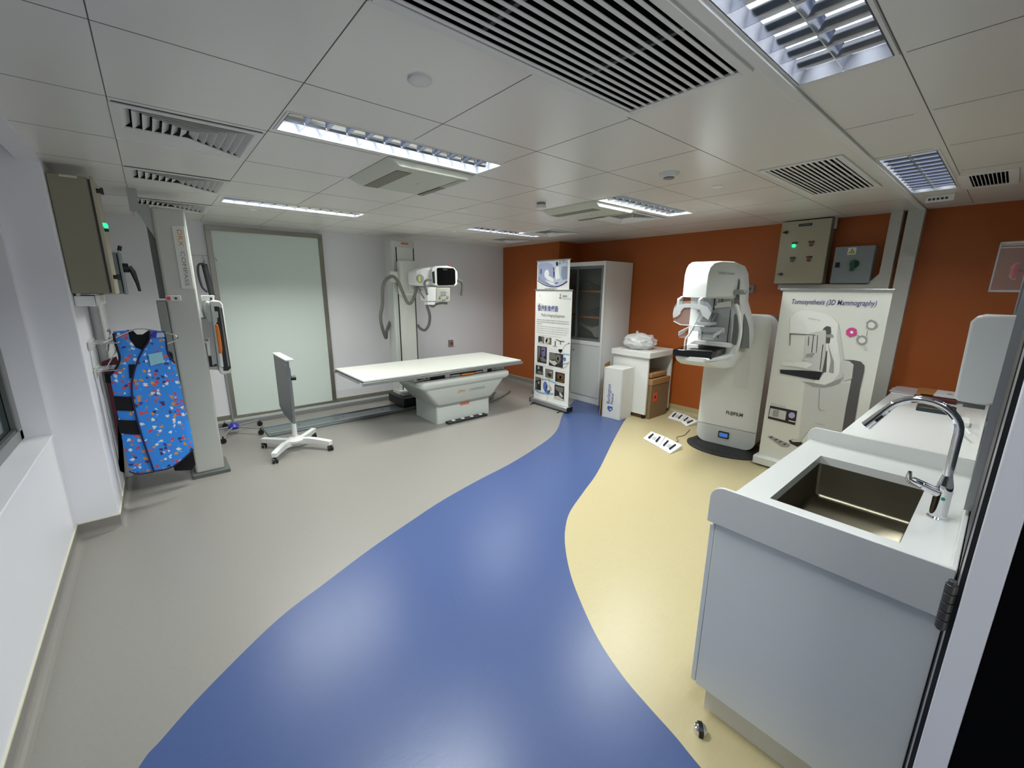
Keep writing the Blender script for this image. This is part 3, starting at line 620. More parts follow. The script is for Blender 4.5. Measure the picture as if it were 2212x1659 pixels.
MB().prism([PY(*zz(*p), hy + .03) for p in [(225, 610), (430, 610), (500, 1380), (330, 1370)]], (0, .2, 0)).build('carriage', GREYM, t, bevel=.01)
MB().prism([PY(*zz(*p), hy + .01) for p in [(285, 900), (365, 900), (370, 970), (385, 1160), (340, 1160), (318, 985), (290, 975)]], (0, .03, 0)).build('lever', EQL, t, bevel=.004)
MB().cyl(PY(*zz(322, 930), hy - .001), PY(*zz(322, 930), hy + .012), .014, seg=16).build('pivot', MIDG, t)
MB().tube([PY(*zz(*p), hy + .05) for p in [(280, 860), (330, 815), (420, 830)]], .012, 10).tube([PY(*zz(*p), hy + .04) for p in [(365, 1170), (385, 1320), (470, 1300)]], .016, 10).build('cable', BLACK, t)
MB().prism([PY(*zz(*p), hy + .06) for p in [(248, 265), (437, 265), (437, 335), (262, 350)]], (0, .12, 0)).build('top_bracket', WHITE, t, bevel=.003); MB().cyl(PY(*zz(387, 315), hy + .054), PY(*zz(387, 315), hy + .062), .01, seg=12).build('bolt', BLACK, t)

# ---- tall drip / apron stand behind
t = thing('drip_stand', 'slim steel pole stand with a blue hub and five castors, behind the wall column', 'stand', (.53, 5.74, 0))
px_, py_ = .53, 5.76
MB().cyl((px_, py_, .1), (px_ - .02, py_, 1.4), .013, seg=12).build('lower_pole', ALU, t); MB().cyl((px_ - .02, py_, 1.2), (px_ - .045, py_, 2.0), .009, seg=12).build('upper_pole', ALU, t)
MB().lathe((px_, py_, 0), [(.03, .06), (.055, .07), (.06, .10), (.04, .125), (.02, .14)], 16).build('hub', VIOL, t)
for k in range(5):
    a = -PI / 2 - .45 + k * 2 * PI / 5; ex, ey = px_ + .33 * math.cos(a), py_ + .33 * math.sin(a)
    l = MB().tube([(px_, py_, .095), (ex, ey, .075)], [.012, .009], 8).build('leg', ALU, t)
    w_ = MB().cyl((ex, ey - .014, .03), (ex, ey + .014, .03), .03, seg=16).cyl((ex, ey, .04), (ex, ey, .085), .008, seg=8).build('castor', BLACK, l)
MB().tube(spline([(px_ - .045, py_, 2.0), (px_ - .045, py_, 2.05), (px_ + .03, py_, 2.045), (px_ + .055, py_, 2.03), (px_ + .07, py_, 2.0), (px_ + .045, py_, 1.99)], 4), .0035, 8).tube([(px_ - .045, py_, 2.05), (px_ - .16, py_, 2.05)], .0035, 8).build('hook', ALU, t)
MB().tube(spline([(px_ - .06, py_ - .02, 1.66), (px_ - .10, py_ - .02, 1.72), (px_ - .115, py_ - .02, 1.86), (px_ - .10, py_ - .02, 1.95), (px_ - .05, py_ - .02, 1.96)], 5), .011, 10).cyl((px_ - .02, py_, 1.62), (px_ - .05, py_, 1.96), .028, seg=14).build('grey_handle', mat('handle_grey', (62, 66, 66), .4), t)

# ---- frosted glass panel in steel frame on the far wall
t = thing('frosted_glass_panel', 'large frosted green-white glass panel in a steel frame on the far wall', 'glass panel', (1.23, YF, .03))
def pf(u, v, y=YF - .03): return PY(u, v, y)
fx0, fx1, fz0, fz1 = .575, 1.885, .035, 2.425; wd = .055
for a, b, c, d in ((fx0, fx1, fz1 - wd, fz1), (fx0, fx1, fz0, fz0 + wd), (fx0, fx0 + wd, fz0 + wd, fz1 - wd), (fx1 - wd, fx1, fz0 + wd, fz1 - wd)):
    MB().box(a, b, YF - .045, YF - .001, c, d).build('frame', STEEL, t, bevel=.003)
MB().box(fx0 + wd, fx1 - wd, YF - .028, YF - .012, fz0 + wd, fz1 - wd).build('glass', FROST, t)
t = thing('skirting_trunk', 'long grey metal cable duct along the foot of the far wall', 'cable duct', (1.6, 6.2, 0))
MB().box(.3, 3.6, 6.13, 6.26, 0, .05).build('duct', MIDG, t, bevel=.004); MB().box(.3, 3.6, 6.14, 6.25, .0505, .056).build('lid', GREYM, t)

# ---- floor rail and tube tower
t = thing('floor_rail', 'flat grey steel floor rail carrying the tube tower', 'rail', (1.8, 5.6, 0))
MB().box(.82, 4.2, 5.36, 5.80, 0, .022).build('base_plate', mat('rail_steel', (122, 132, 134), .3, metal=.5), t, bevel=.003)
MB().box(.84, 4.18, 5.40, 5.44, .022, .034).build('track', ALU, t); MB().box(.84, 4.18, 5.70, 5.74, .022, .034).build('track', ALU, t)
for x in (1.2, 1.75, 2.3): MB().cyl((x, 5.58, .022), (x, 5.58, .026), .012, seg=12).build('bolt', GREYD, t)
t = thing('tube_tower', 'tall pale grey tube tower on the rail against the far wall', 'x-ray tower', (2.85, 5.8, .03))
MB().box(2.55, 3.15, 5.40, 5.92, .036, .17).build('base', BLACK, t, bevel=.008)
MB().box(2.62, 3.05, 5.56, 5.9, .17, .22).build('base_collar', EQ, t)
MB().box(2.64, 3.00, 5.74, 5.98, .2, 2.38).build('column', EQ, t, bevel=.02, seg=3)
MB().box(2.70, 2.97, 5.728, 5.742, .22, 2.28).build('front_channel', EQL, t)
for x in (2.70, 2.963): MB().box(x, x + .012, 5.724, 5.735, .22, 2.28).build('channel_groove', BLACK, t)
tx = MB().box(2.79, 2.90, 5.734, 5.739, 2.325, 2.35); tx.build('orange_badge', mat('badge_orange', (206, 110, 70), .5), t)
t = thing('tube_carriage', 'pale rounded carriage carrying the x-ray tube on the tower', 'carriage', (2.85, 5.65, 1.6))
MB().box(2.69, 2.99, 5.60, 5.726, 1.62, 2.10).build('cover', EQL, t, bevel=.03, seg=3)
MB().box(2.80, 3.02, 5.50, 5.60, 1.68, 1.95).build('arm_block', EQ, t, bevel=.015)
MB().box(2.58, 2.69, 5.66, 5.74, 1.80, 1.95).build('hose_bracket', EQL, t, bevel=.01)
# ---- x-ray tube head
t = thing('x_ray_tube_head', 'white x-ray tube head with a dark square screen and grey hand grips', 'x-ray tube', (3.15, 5.3, 1.5))
YT = 5.22
def q5(x, y, yy=YT): return PY(850 + x / 10.369, 560 + y / 10.369, yy)
MB().prism([q5(*p) for p in [(500, 260), (700, 190), (900, 180), (960, 160), (1250, 150), (1380, 200), (1450, 280), (1450, 560), (1390, 600), (1000, 615), (860, 600), (640, 600), (520, 570)]], (0, .26, 0)).build('housing', WHITE, t, bevel=.025, seg=4)
MB().prism([q5(*p, YT - .05) for p in [(860, 210), (960, 150), (1220, 145), (1370, 190), (1420, 260), (1440, 300), (1440, 560), (1390, 600), (1000, 612), (870, 560)]], (0, .07, 0)).build('front_shell', WHITE, t, bevel=.015, seg=3)
MB().prism([q5(*p, YT - .058) for p in [(975, 210), (1010, 190), (1340, 200), (1385, 250), (1392, 530), (1360, 580), (1010, 588), (985, 550)]], (0, .012, 0)).build('screen', BLACKG, t, bevel=.003)
MB().prism([q5(*p, YT - .056) for p in [(870, 290), (920, 262), (935, 545), (890, 530)]], (0, .01, 0)).prism([q5(*p, YT - .02) for p in [(1405, 290), (1430, 300), (1432, 545), (1408, 555)]], (0, .01, 0)).build('side_vent', BLACK, t)
tx = MB(); a = q5(1110, 240, YT - .060); bars(tx, a, (1, 0, 0), (0, 0, 1), .008, .07, 8); tx.build('lettering', INKG, t)
MB().lathe(q5(595, 430, YT - .012), [(.055, .006), (.055, -.006), (.048, -.012)], 24, ax='y').build('collimator_dial', mat('dial_grey', (150, 156, 156), .4), t)
a = q5(580, 440, YT - .027); MB().box(a.x - .014, a.x + .014, a.y - .002, a.y, a.z - .035, a.z + .035).build('yellow_sticker', YEL, t)
MB().tube(spline([q5(*p, YT - .06) for p in [(840, 460), (760, 465), (700, 520), (715, 640), (755, 800)]], 5), .017, 10).build('hand_grip', mat('grip_grey', (110, 112, 108), .5), t)
MB().tube(spline([q5(*p, YT - .05) for p in [(1430, 475), (1500, 490), (1545, 560), (1540, 680), (1520, 810)]], 5), .018, 12).build('hand_grip', mat('grip_dark_grey', (88, 90, 86), .7, spec=.2), t)
a = q5(1235, 140, YT + .05); MB().ball(a, .018, 1.4, 1, .9).build('red_knob', RED, t)
MB().prism([q5(*p, YT - .03) for p in [(760, 625), (965, 625), (965, 940), (760, 940)]], (0, .20, 0)).build('collimator_box', WHITE, t, bevel=.006)
MB().prism([q5(*p, YT - .04) for p in [(968, 640), (1272, 640), (1265, 945), (962, 945)]], (0, .18, 0)).build('control_panel', mat('panel_beige', (178, 180, 168), .4), t, bevel=.005)
k = MB()
for x0, y0, x1, y1 in ((1055, 725, 1185, 755), (1060, 775, 1180, 820)): k.prism([q5(*p, YT - .043) for p in [(x0, y0), (x1, y0), (x1, y1), (x0, y1)]], (0, .004, 0))
k.build('display', INKG, t)
for x, y, r in ((1045, 855, .017), (1210, 850, .017), (1105, 905, .010), (1150, 905, .010)):
    a = q5(x, y, YT - .041); MB().cyl(a, a - Vector((0, .012, 0)), r, seg=16).build('knob', mat('knob_grey', (140, 142, 134), .4), t)
MB().prism([q5(*p, YT - .02) for p in [(780, 950), (930, 950), (930, 1020), (780, 1020)]], (0, .12, 0)).build('filter_rail', WHITE, t, bevel=.004)
MB().tube(spline([q5(*p, YT + .02) for p in [(800, 1020), (880, 1060), (960, 1010), (1080, 985), (1200, 990)]], 5), .016, 10).build('tube_grip', mat('grip_grey', (110, 112, 108), .5), t)
def hose(pts, r, name, label, depth): return tag(MB().tube(spline([q5(a, b, c) for a, b, c in pts], 6), r, 10).build(name, HOSE), label, 'hose')
hose([(-40, 380, 5.55), (30, 410, 5.5), (110, 520, 5.45), (180, 680, 5.4), (240, 820, 5.38), (320, 980, 5.36), (400, 970, 5.36), (460, 850, 5.36), (500, 720, 5.36), (520, 610, 5.36)], .021, 'corrugated_hose', 'grey cable hose looping in a V between the tower bracket and the tube head', 0)
hose([(620, 660, 5.38), (660, 740, 5.38), (710, 860, 5.38), (750, 1050, 5.4), (810, 1250, 5.45), (800, 1440, 5.5), (740, 1560, 5.55), (680, 1590, 5.62), (600, 1550, 5.68), (540, 1470, 5.72)], .020, 'corrugated_hose', 'grey cable hose hanging in a J curve below the tube head', 0)
hose([(-40, 380, 5.55), (-160, 450, 5.6), (-240, 620, 5.62), (-250, 1000, 5.65), (-290, 1280, 5.7), (-260, 1500, 5.75), (-170, 1760, 5.85), (-150, 1600, 5.9), (-70, 1400, 5.93)], .023, 'corrugated_hose', 'grey cable hose drooping down the left side of the tube tower', 0)
hose([(560, 610, 5.3), (590, 720, 5.28), (660, 840, 5.28), (760, 960, 5.28)], .008, 'thin_cable', 'thin black-grey cable between the tube head and its collimator', 0)
# emergency switch on the far wall
t = thing('emergency_switch', 'small grey switch plate with a red button on the far white wall', 'switch', (3.95, YF, .78))
MB().box(3.86, 4.0, YF - .012, YF - .001, .72, .85).build('plate', WHITE, t, bevel=.003); MB().box(3.86, 3.95, YF - .035, YF - .012, .74, .84).build('box', MIDG, t, bevel=.003); MB().cyl((3.915, YF - .035, .785), (3.915, YF - .055, .785), .022, seg=16).build('red_button', RED, t)

# ---- patient table
t = thing('examination_table', 'long white x-ray table on a tapered pale grey pedestal', 'table', (3.0, 4.9, 0))
MB().box(1.65, 3.96, 4.47, 5.42, .700, .720).build('tabletop', mat('table_cream', (222, 224, 216), .3), t, bevel=.003)
MB().box(1.645, 3.965, 4.465, 5.425, .690, .700).build('black_edge', BLACK, t)
MB().box(1.63, 3.98, 4.452, 4.470, .66, .697).build('side_rail', ALU, t, bevel=.003); MB().box(1.63, 3.98, 5.42, 5.438, .66, .697).build('side_rail', ALU, t, bevel=.003)
MB().box(1.635, 1.65, 4.6, 5.3, .664, .69).build('end_rail', ALU, t, bevel=.003); MB().box(3.96, 3.975, 4.6, 5.3, .664, .69).build('end_rail', ALU, t, bevel=.003)
MB().box(2.30, 3.72, 4.56, 5.28, .595, .66).build('carriage_frame', EQ, t, bevel=.006)
MB().box(2.52, 3.48, 4.545, 4.562, .600, .655).build('cassette_slot', BLACK, t)
MB().box(2.80, 3.30, 4.520, 4.55, .608, .630).build('cassette_tray', EQL, t, bevel=.003)
MB().tube(spline([(2.94, 4.52, .622), (2.98, 4.49, .622), (3.12, 4.485, .622), (3.18, 4.52, .622)], 4), .010, 8).build('orange_handle', ORP, t)
for x, y in ((2.72, 4.525), (3.32, 4.525)): MB().box(x, x + .07, y, y + .03, .605, .65).build('latch', WHITE, t, bevel=.003)
MB().cyl((2.42, 4.515, .598), (3.55, 4.515, .598), .006, seg=8).build('guide_rod', CHROME, t)
MB().box(2.34, 2.39, 4.555, 4.56, .615, .65).build('stop_label', mat('label_dark_red', (110, 50, 56), .5), t); MB().box(2.395, 2.43, 4.555, 4.56, .615, .65).build('orange_label', mat('label_coral', (220, 130, 104), .5), t)
MB().cyl((2.47, 4.561, .632), (2.47, 4.55, .632), .010, seg=12).cyl((3.55, 4.561, .64), (3.55, 4.55, .64), .010, seg=12).build('bolt', BLACK, t)
up = MB()
def ringrect(x0, x1, y0, y1, z, r=.06, n=5):
    out = []
    for cx, cy, a in ((x1 - r, y1 - r, 0), (x0 + r, y1 - r, PI / 2), (x0 + r, y0 + r, PI), (x1 - r, y0 + r, 1.5 * PI)):
        for k in range(n + 1): out.append(Vector((cx + r * math.cos(a + k * PI / 2 / n), cy + r * math.sin(a + k * PI / 2 / n), z)))
    return out
def loft(mb, rings):
    n = len(rings[0]); mb.add([p for r in rings for p in r], [(i * n + k, i * n + (k + 1) % n, (i + 1) * n + (k + 1) % n, (i + 1) * n + k) for i in range(len(rings) - 1) for k in range(n)] + [tuple(range(n - 1, -1, -1)), tuple((len(rings) - 1) * n + k for k in range(n))]); return mb
loft(up, [ringrect(2.56, 3.46, 4.50, 5.16, .262), ringrect(2.55, 3.47, 4.49, 5.17, .272), ringrect(2.38, 3.66, 4.47, 5.22, .49), ringrect(2.35, 3.70, 4.455, 5.235, .50), ringrect(2.32, 3.74, 4.445, 5.245, .53), ringrect(2.32, 3.74, 4.445, 5.245, .575), ringrect(2.34, 3.72, 4.455, 5.235, .592), ringrect(2.38, 3.68, 4.50, 5.2, .596)])
up.build('upper_pedestal', EQ, t, smooth=40)
lo_ = MB(); loft(lo_, [ringrect(2.59, 3.44, 4.545, 5.13, .0, .03), ringrect(2.59, 3.44, 4.545, 5.13, .262, .03)]); lo_.build('lower_pedestal', EQ, t)
MB().box(2.585, 3.445, 4.54, 5.135, .25, .265).build('shadow_gap', MIDG, t)
tx = MB(); n_ = Vector((0, -1, .09)).normalized()
text(tx, 'DRX', (2.86, 4.468, .395), (1, 0, 0), (0, 0, 1), .05, w=.13, shear=.3); tx.build('lettering_orange', INKO, t, label='pale orange lettering')
tx = MB(); text(tx, 'COMPASS', (3.04, 4.468, .395), (1, 0, 0), (0, 0, 1), .045, w=.26, shear=.3); tx.build('lettering_grey', INKG, t, label='pale grey lettering')
MB().box(2.95, 3.09, 4.540, 4.546, .195, .228).build('orange_badge', mat('badge_orange', (206, 110, 70), .5), t)
t = thing('foot_switch_bar', 'black foot switch bar with four white symbols at the foot of the table', 'foot switch', (3.0, 4.5, 0))
MB().box(2.70, 3.33, 4.44, 4.53, .0, .028).build('bar', RUBBER, t, bevel=.01)
for k in range(4):
    x = 2.80 + k * .145; MB().lathe((x, 4.485, .028), [(.026, 0), (.026, .004), (.018, .004)], 16).build('white_symbol', WHITE, t)
tag(MB().tube(spline([(3.46, 5.0, .20), (3.55, 4.95, .08), (3.75, 5.05, .03), (4.0, 5.2, .03), (4.1, 5.5, .03), (3.9, 5.75, .03), (3.7, 5.9, .06)], 6), .03, 10).build('cable_hose', HOSE), 'thick grey cable hose lying on the floor behind the table', 'hose')
tag(MB().tube(spline([(3.6, 5.0, .02), (3.9, 5.0, .02), (4.3, 5.2, .02), (4.45, 5.3, .02)], 6), .014, 10).build('cable_hose', HOSE), 'thin grey cable hose branching towards the orange wall behind the table', 'hose')

# ---- mobile white stand with grey panel
cx, cy = .975, 4.79
t = thing('mobile_panel_stand', 'white wheeled stand holding an upright grey panel, in front of the frosted glass', 'stand', (cx, cy, 0))
MB().cyl((cx, cy, .10), (cx, cy, .52), .027, .022, seg=20).build('pole', WHITE, t)
MB().lathe((cx, cy, 0), [(.05, .075), (.085, .085), (.09, .11), (.06, .135), (.035, .14)], 24).build('hub', WHITE, t)
for dx, dy in ((-.27, -.30), (.28, -.30), (.26, .26), (-.27, .26)):
    pts = spline([(cx + dx * .15, cy + dy * .05, .108), (cx + dx * .45, cy + dy * .28, .112), (cx + dx * .75, cy + dy * .66, .108), (cx + dx, cy + dy, .10)], 6)
    mb = MB(); rows = []
    for i, p in enumerate(pts):
        tdir = (pts[min(i + 1, len(pts) - 1)] - pts[max(i - 1, 0)]).normalized(); nn = Vector((-tdir.y, tdir.x, 0)).normalized() * .027; hh = .075 - .025 * i / len(pts)
        rows.append([p + nn + Vector((0, 0, .012)), p - nn + Vector((0, 0, .012)), p - nn * .9 - Vector((0, 0, hh - .012)), p + nn * .9 - Vector((0, 0, hh - .012))])
    n = len(rows); mb.add([q for r in rows for q in r], [(i * 4 + k, i * 4 + (k + 1) % 4, (i + 1) * 4 + (k + 1) % 4, (i + 1) * 4 + k) for i in range(n - 1) for k in range(4)] + [(0, 1, 2, 3), (n * 4 - 1, n * 4 - 2, n * 4 - 3, n * 4 - 4)])
    lg = mb.build('leg', WHITE, t, bevel=.006)
    ex, ey = cx + dx * .97, cy + dy * .97
    MB().cyl((ex - .024, ey, .028), (ex - .006, ey, .028), .028, seg=18).cyl((ex + .006, ey, .028), (ex + .024, ey, .028), .028, seg=18).cyl((ex, ey, .03), (ex, ey, .075), .012, seg=10).build('castor', BLACK, lg)
MB().box(cx - .045, cx - .020, 4.58, 5.17, .41, 1.0).build('grey_panel', mat('panel_grey', (118, 122, 124), .4), t, bevel=.004)
MB().prism([(cx - .052, 4.57, 1.0), (cx - .052, 5.18, 1.0), (cx - .052, 5.18, 1.016), (cx - .052, 4.57, 1.016)], (.075, 0, 0)).build('top_cap', WHITE, t, bevel=.004)
MB().prism([(cx - .045, 4.58, .41), (cx - .045, 5.17, .41), (cx - .045, 5.0, .36), (cx - .045, 4.66, .34), (cx - .045, 4.58, .345)], (.025, 0, 0)).build('lower_corner', mat('panel_grey', (118, 122, 124), .4), t)
MB().box(cx - .02, cx + .02, 4.74, 4.84, .45, .9).build('back_bracket', MIDG, t); MB().cyl((cx - .02, 4.7, .80), (cx + .05, 4.7, .80), .02, .026, seg=16).build('knob', BLACK, t)
MB().cyl((cx - .047, 4.63, .955), (cx - .045, 4.63, .955), .012, seg=14).build('label_dot', WHITE, t)

# ================================================================ MIDDLE: banners, cabinet, boxes
# plane coordinates of the front roll-up banner: u from the left (0) to the right (1), v from the top (0) to the bottom (1)
BX = 4.30; BY0, BY1, BZ0, BZ1 = 4.545, 3.835, .07, 1.705
def bp(u, v, d=.0): return Vector((BX - .004 - d, BY0 + (BY1 - BY0) * u, BZ1 + (BZ0 - BZ1) * v))
t = thing('roll_up_banner', 'front roll-up banner headed Medical Imaging Equipment with many small pictures', 'banner', (BX, 4.19, 0), 'roll-up banners by the glass cabinet')
sh = MB().box(BX - .002, BX + .002, BY1, BY0, BZ0, BZ1).build('sheet', PAPER, t)
MB().box(BX - .012, BX + .012, BY1 - .012, BY0 + .012, BZ1 - .004, BZ1 + .014).build('top_rail', ALU, t, bevel=.003)
MB().box(BX - .055, BX + .055, BY1 - .03, BY0 + .03, .022, .085).build('base', ALU, t, bevel=.012)
MB().box(BX - .057, BX + .057, BY1 - .036, BY1 - .028, .02, .087).build('end_cap', BLACK, t); MB().box(BX - .057, BX + .057, BY0 + .028, BY0 + .036, .02, .087).build('end_cap', BLACK, t)
for y in (BY1 + .09, BY0 - .06): MB().tube([(BX - .13, y, .006), (BX, y, .02), (BX + .1, y, .006)], .006, 8).build('foot', BLACK, t)
def logo(mb, c, s, X=Vector((0, -1, 0)), Z=Vector((0, 0, 1))):
    # bell over a red cup inside a dark ring, two short prongs
    c = Vector(c)
    def P(pts): mb.poly([c + X * a * s + Z * b * s for a, b in pts])
    mb.m(0); P([(-.06, 1.0), (.06, 1.0), (.1, .6), (.22, .35), (-.22, .35), (-.1, .6)])
    n = 14; o = [(.5 * math.cos(-PI * .05 - k * PI * .9 / n), -.15 + .5 * math.sin(-PI * .05 - k * PI * .9 / n)) for k in range(n + 1)]; i_ = [(.36 * math.cos(-PI * .05 - k * PI * .9 / n), -.13 + .36 * math.sin(-PI * .05 - k * PI * .9 / n)) for k in range(n + 1)]
    for k in range(n): P([o[k], o[k + 1], i_[k + 1], i_[k]])
    P([(-.07, .3), (.07, .3), (.07, -.2), (-.07, -.2)])
    mb.m(1); P([(-.3, -.12), (-.12, -.05), (-.12, -.35), (-.26, -.35)]); P([(.3, -.12), (.12, -.05), (.12, -.35), (.26, -.35)]); mb.m(0)
lg = MB(); logo(lg, bp(.70, .052, .001), .045); lg.build('emblem', [INK, RED], sh)
tx = MB(); YD = (0, -1, 0); ZU = (0, 0, 1)
text(tx, '東華學院', bp(.755, .056, .001), YD, ZU, .034, w=.085); text(tx, 'TUNG WAH COLLEGE', bp(.755, .072, .001), YD, ZU, .018, w=.155)
tx.build('college_name', INK, sh)
tx = MB(); text(tx, '醫療影像儀器', bp(.07, .175, .001), YD, ZU, .088, w=.41, bold=.01); tx.build('chinese_title', INKB, sh)
tx = MB(); text(tx, 'Medical Imaging Equipment', bp(.18, .225, .001), YD, ZU, .062, w=.46); tx.build('english_title', INKG, sh)
body = MB()
def words(mb, u0, u1, v, h, cjk=False, seed=0):
    random.seed(seed)
    s_ = '學院設有多種先進的醫療影像儀器供學生實習使用並進行研究' if cjk else 'Medical Imaging laboratory houses a variety of imaging and radiography equipment in clinical use'
    text(mb, s_, bp(u0, v, .001), YD, ZU, h, w=(u1 - u0) * .71)
words(body, .05, .95, .262, .018, True, 1); words(body, .05, .95, .28, .018, True, 2); words(body, .05, .22, .297, .018, True, 3)
words(body, .05, .95, .317, .019, False, 4); words(body, .05, .95, .336, .019, False, 5); words(body, .05, .95, .355, .019, False, 6); words(body, .05, .9, .374, .019, False, 7); words(body, .15, .75, .396, .013, False, 8)
for (a, b, v) in ((.08, .3, .475), (.08, .4, .485), (.42, .62, .505), (.42, .85, .52), (.04, .12, .66), (.04, .3, .668), (.28, .58, .668), (.28, .55, .678), (.62, .92, .688), (.66, .85, .70), (.03, .2, .765), (.38, .6, .778), (.4, .7, .786), (.62, .85, .795), (.62, .9, .805), (.24, .45, .838)):
    words(body, a, b, v, .008, False, 9)
body.build('body_text', INKG, sh)
PH = [mat('photo_dark', (52, 50, 50), .4), mat('photo_mid', (120, 116, 108), .4), mat('photo_violet', (120, 104, 160), .4), mat('photo_pale', (204, 202, 192), .4), mat('photo_brown', (110, 80, 54), .4), mat('photo_skin', (206, 166, 128), .4)]
def photo(u0, v0, u1, v1, blobs, base=0):
    mb = MB(); mb.m(base); mb.poly([bp(u0, v0, .0012), bp(u1, v0, .0012), bp(u1, v1, .0012), bp(u0, v1, .0012)])
    for bi, pts in blobs:
        mb.m(bi); mb.poly([bp(u0 + (u1 - u0) * a, v0 + (v1 - v0) * b, .0016) for a, b in pts])
    mb.build('printed_photo', PH, sh)
photo(.11, .405, .28, .465, [(1, [(.5, 0), (1, 0), (1, .9), (.7, .8)]), (3, [(.1, 1), (.3, .8), (.6, .75), (.9, 1)])])
photo(.30, .407, .49, .467, [(3, [(0, 0), (.6, 0), (.8, .5), (.5, 1), (0, 1)]), (5, [(.1, .5), (.4, .1), (.5, .2), (.3, .9)]), (4, [(.8, 0), (1, 0), (1, 1), (.9, 1)])], 1)
photo(.09, .495, .37, .645, [(2, [(.45, .05), (.85, .05), (.85, .55), (.55, .65), (.45, .4)]), (3, [(.5, .22), (.7, .22), (.7, .28), (.5, .28)]), (1, [(.1, .1), (.3, .05), (.25, .6), (.1, .9)]), (1, [(.3, .7), (.6, .62), (1, .8), (1, .9), (.5, .92)])])
photo(.44, .535, .83, .655, [(1, [(0, 0), (.45, 0), (.5, .5), (0, .55)]), (1, [(.45, .2), (.6, .05), (.8, .12), (.85, .45), (.7, .75), (.5, .65)]), (0, [(.58, .3), (.68, .28), (.7, .48), (.6, .5)]), (3, [(0, .55), (.25, .62), (.55, .55), (.65, .7), (.4, .95), (.05, .75)])])
photo(.05, .675, .27, .757, [(3, [(.3, .1), (.5, .1), (.5, .4), (.3, .4)]), (1, [(.1, .9), (.5, .55), (.95, .75), (.8, .98)])])
photo(.34, .69, .57, .77, [(3, [(.55, .3), (.85, .3), (.8, .4), (.55, .4)]), (0, [(.3, .5), (.7, .4), (.8, .7), (.6, .95), (.3, .7)]), (1, [(0, 0), (1, 0), (1, .25), (0, .2)])], 1)
photo(.63, .70, .89, .787, [(4, [(.2, .1), (.9, .1), (.95, .9), (.3, .95)]), (2, [(.45, .35), (.65, .35), (.65, .6), (.45, .6)]), (5, [(.3, .7), (.8, .68), (.8, .75), (.3, .78)])])
photo(.045, .785, .22, .905, [(1, [(0, 0), (.9, 0), (.9, .15), (0, .35)]), (3, [(.5, .35), (.7, .3), (.7, .55), (.5, .5)]), (1, [(.1, .5), (.3, .4), (.3, .9), (.1, .95)])])
photo(.62, .815, .89, .945, [(1, [(.1, .1), (.9, .1), (.9, .4), (.6, .5), (.1, .3)]), (3, [(.5, .45), (.7, .5), (.9, .7), (.8, .8), (.55, .7)]), (3, [(0, .85), (.4, .75), (.95, .9), (.95, 1), (0, 1)])])
art = MB(); random.seed(3)
def pic(mi, pts): art.m(mi); art.poly([bp(a, b, .0013) for a, b in pts])
ARTM = [mat('art_blue', (96, 124, 196), .4), mat('art_sky', (140, 184, 208), .4), mat('art_peach', (224, 196, 158), .4), mat('art_coral', (214, 160, 140), .4), INK, mat('art_ice', (222, 228, 230), .4)]
def ell(mi, cu, cv, ru, rv, n=20, a0=0, a1=2 * PI):
    pic(mi, [(cu + ru * math.cos(a0 + (a1 - a0) * k / n), cv + rv * math.sin(a0 + (a1 - a0) * k / n)) for k in range(n)])
def line(mi, pts, w):
    P = spline([(a, b, 0) for a, b in pts], 5)
    for i in range(len(P) - 1):
        d = (P[i + 1] - P[i]).normalized(); n = Vector((-d.y, d.x, 0)) * w
        pic(mi, [((P[i] + n).x, (P[i] + n * .45).y), ((P[i + 1] + n).x, (P[i + 1] + n * .45).y), ((P[i + 1] - n).x, (P[i + 1] - n * .45).y), ((P[i] - n).x, (P[i] - n * .45).y)])
ell(0, .87, .575, .035, .018); line(1, [(.80, .535), (.9, .53), (.99, .53)], .010); line(1, [(.82, .62), (.9, .612), (.98, .605)], .010)
line(3, [(.80, .50), (.86, .46), (.95, .435)], .006); line(3, [(.98, .59), (.93, .63), (.84, .655), (.76, .66)], .006); ell(0, .97, .435, .02, .007)
line(1, [(.24, .80), (.4, .79), (.6, .80), (.68, .81)], .012); line(1, [(.02, .905), (.2, .925), (.4, .92), (.6, .905)], .016); line(2, [(.30, .72), (.27, .78), (.24, .82)], .006); line(2, [(.45, .94), (.4, .98), (.44, 1.0)], .006)
line(2, [(.5, .74), (.45, .80), (.5, .86), (.42, .93)], .008)
ell(0, .35, .855, .065, .045); ell(5, .44, .865, .06, .03); pic(0, [(.34, .89), (.5, .885), (.5, .905), (.4, .915), (.34, .91)]); line(4, [(.42, .84), (.54, .86), (.52, .885)], .004)
line(4, [(.60, .43), (.60, .475)], .012); line(4, [(.62, .415), (.72, .425), (.85, .425)], .007); line(4, [(.74, .43), (.75, .455)], .01); line(4, [(.53, .478), (.66, .48)], .003); pic(4, [(.69, .498), (.80, .493), (.80, .515), (.75, .53), (.70, .515)]); pic(5, [(.71, .501), (.78, .498), (.78, .512), (.72, .514)])
line(2, [(.05, .13), (.12, .115), (.24, .13), (.18, .16), (.08, .17)], .004); line(2, [(.1, .06), (.14, .04), (.18, .08)], .004); ell(0, .123, .125, .012, .007)
art.build('printed_artwork', ARTM, sh)

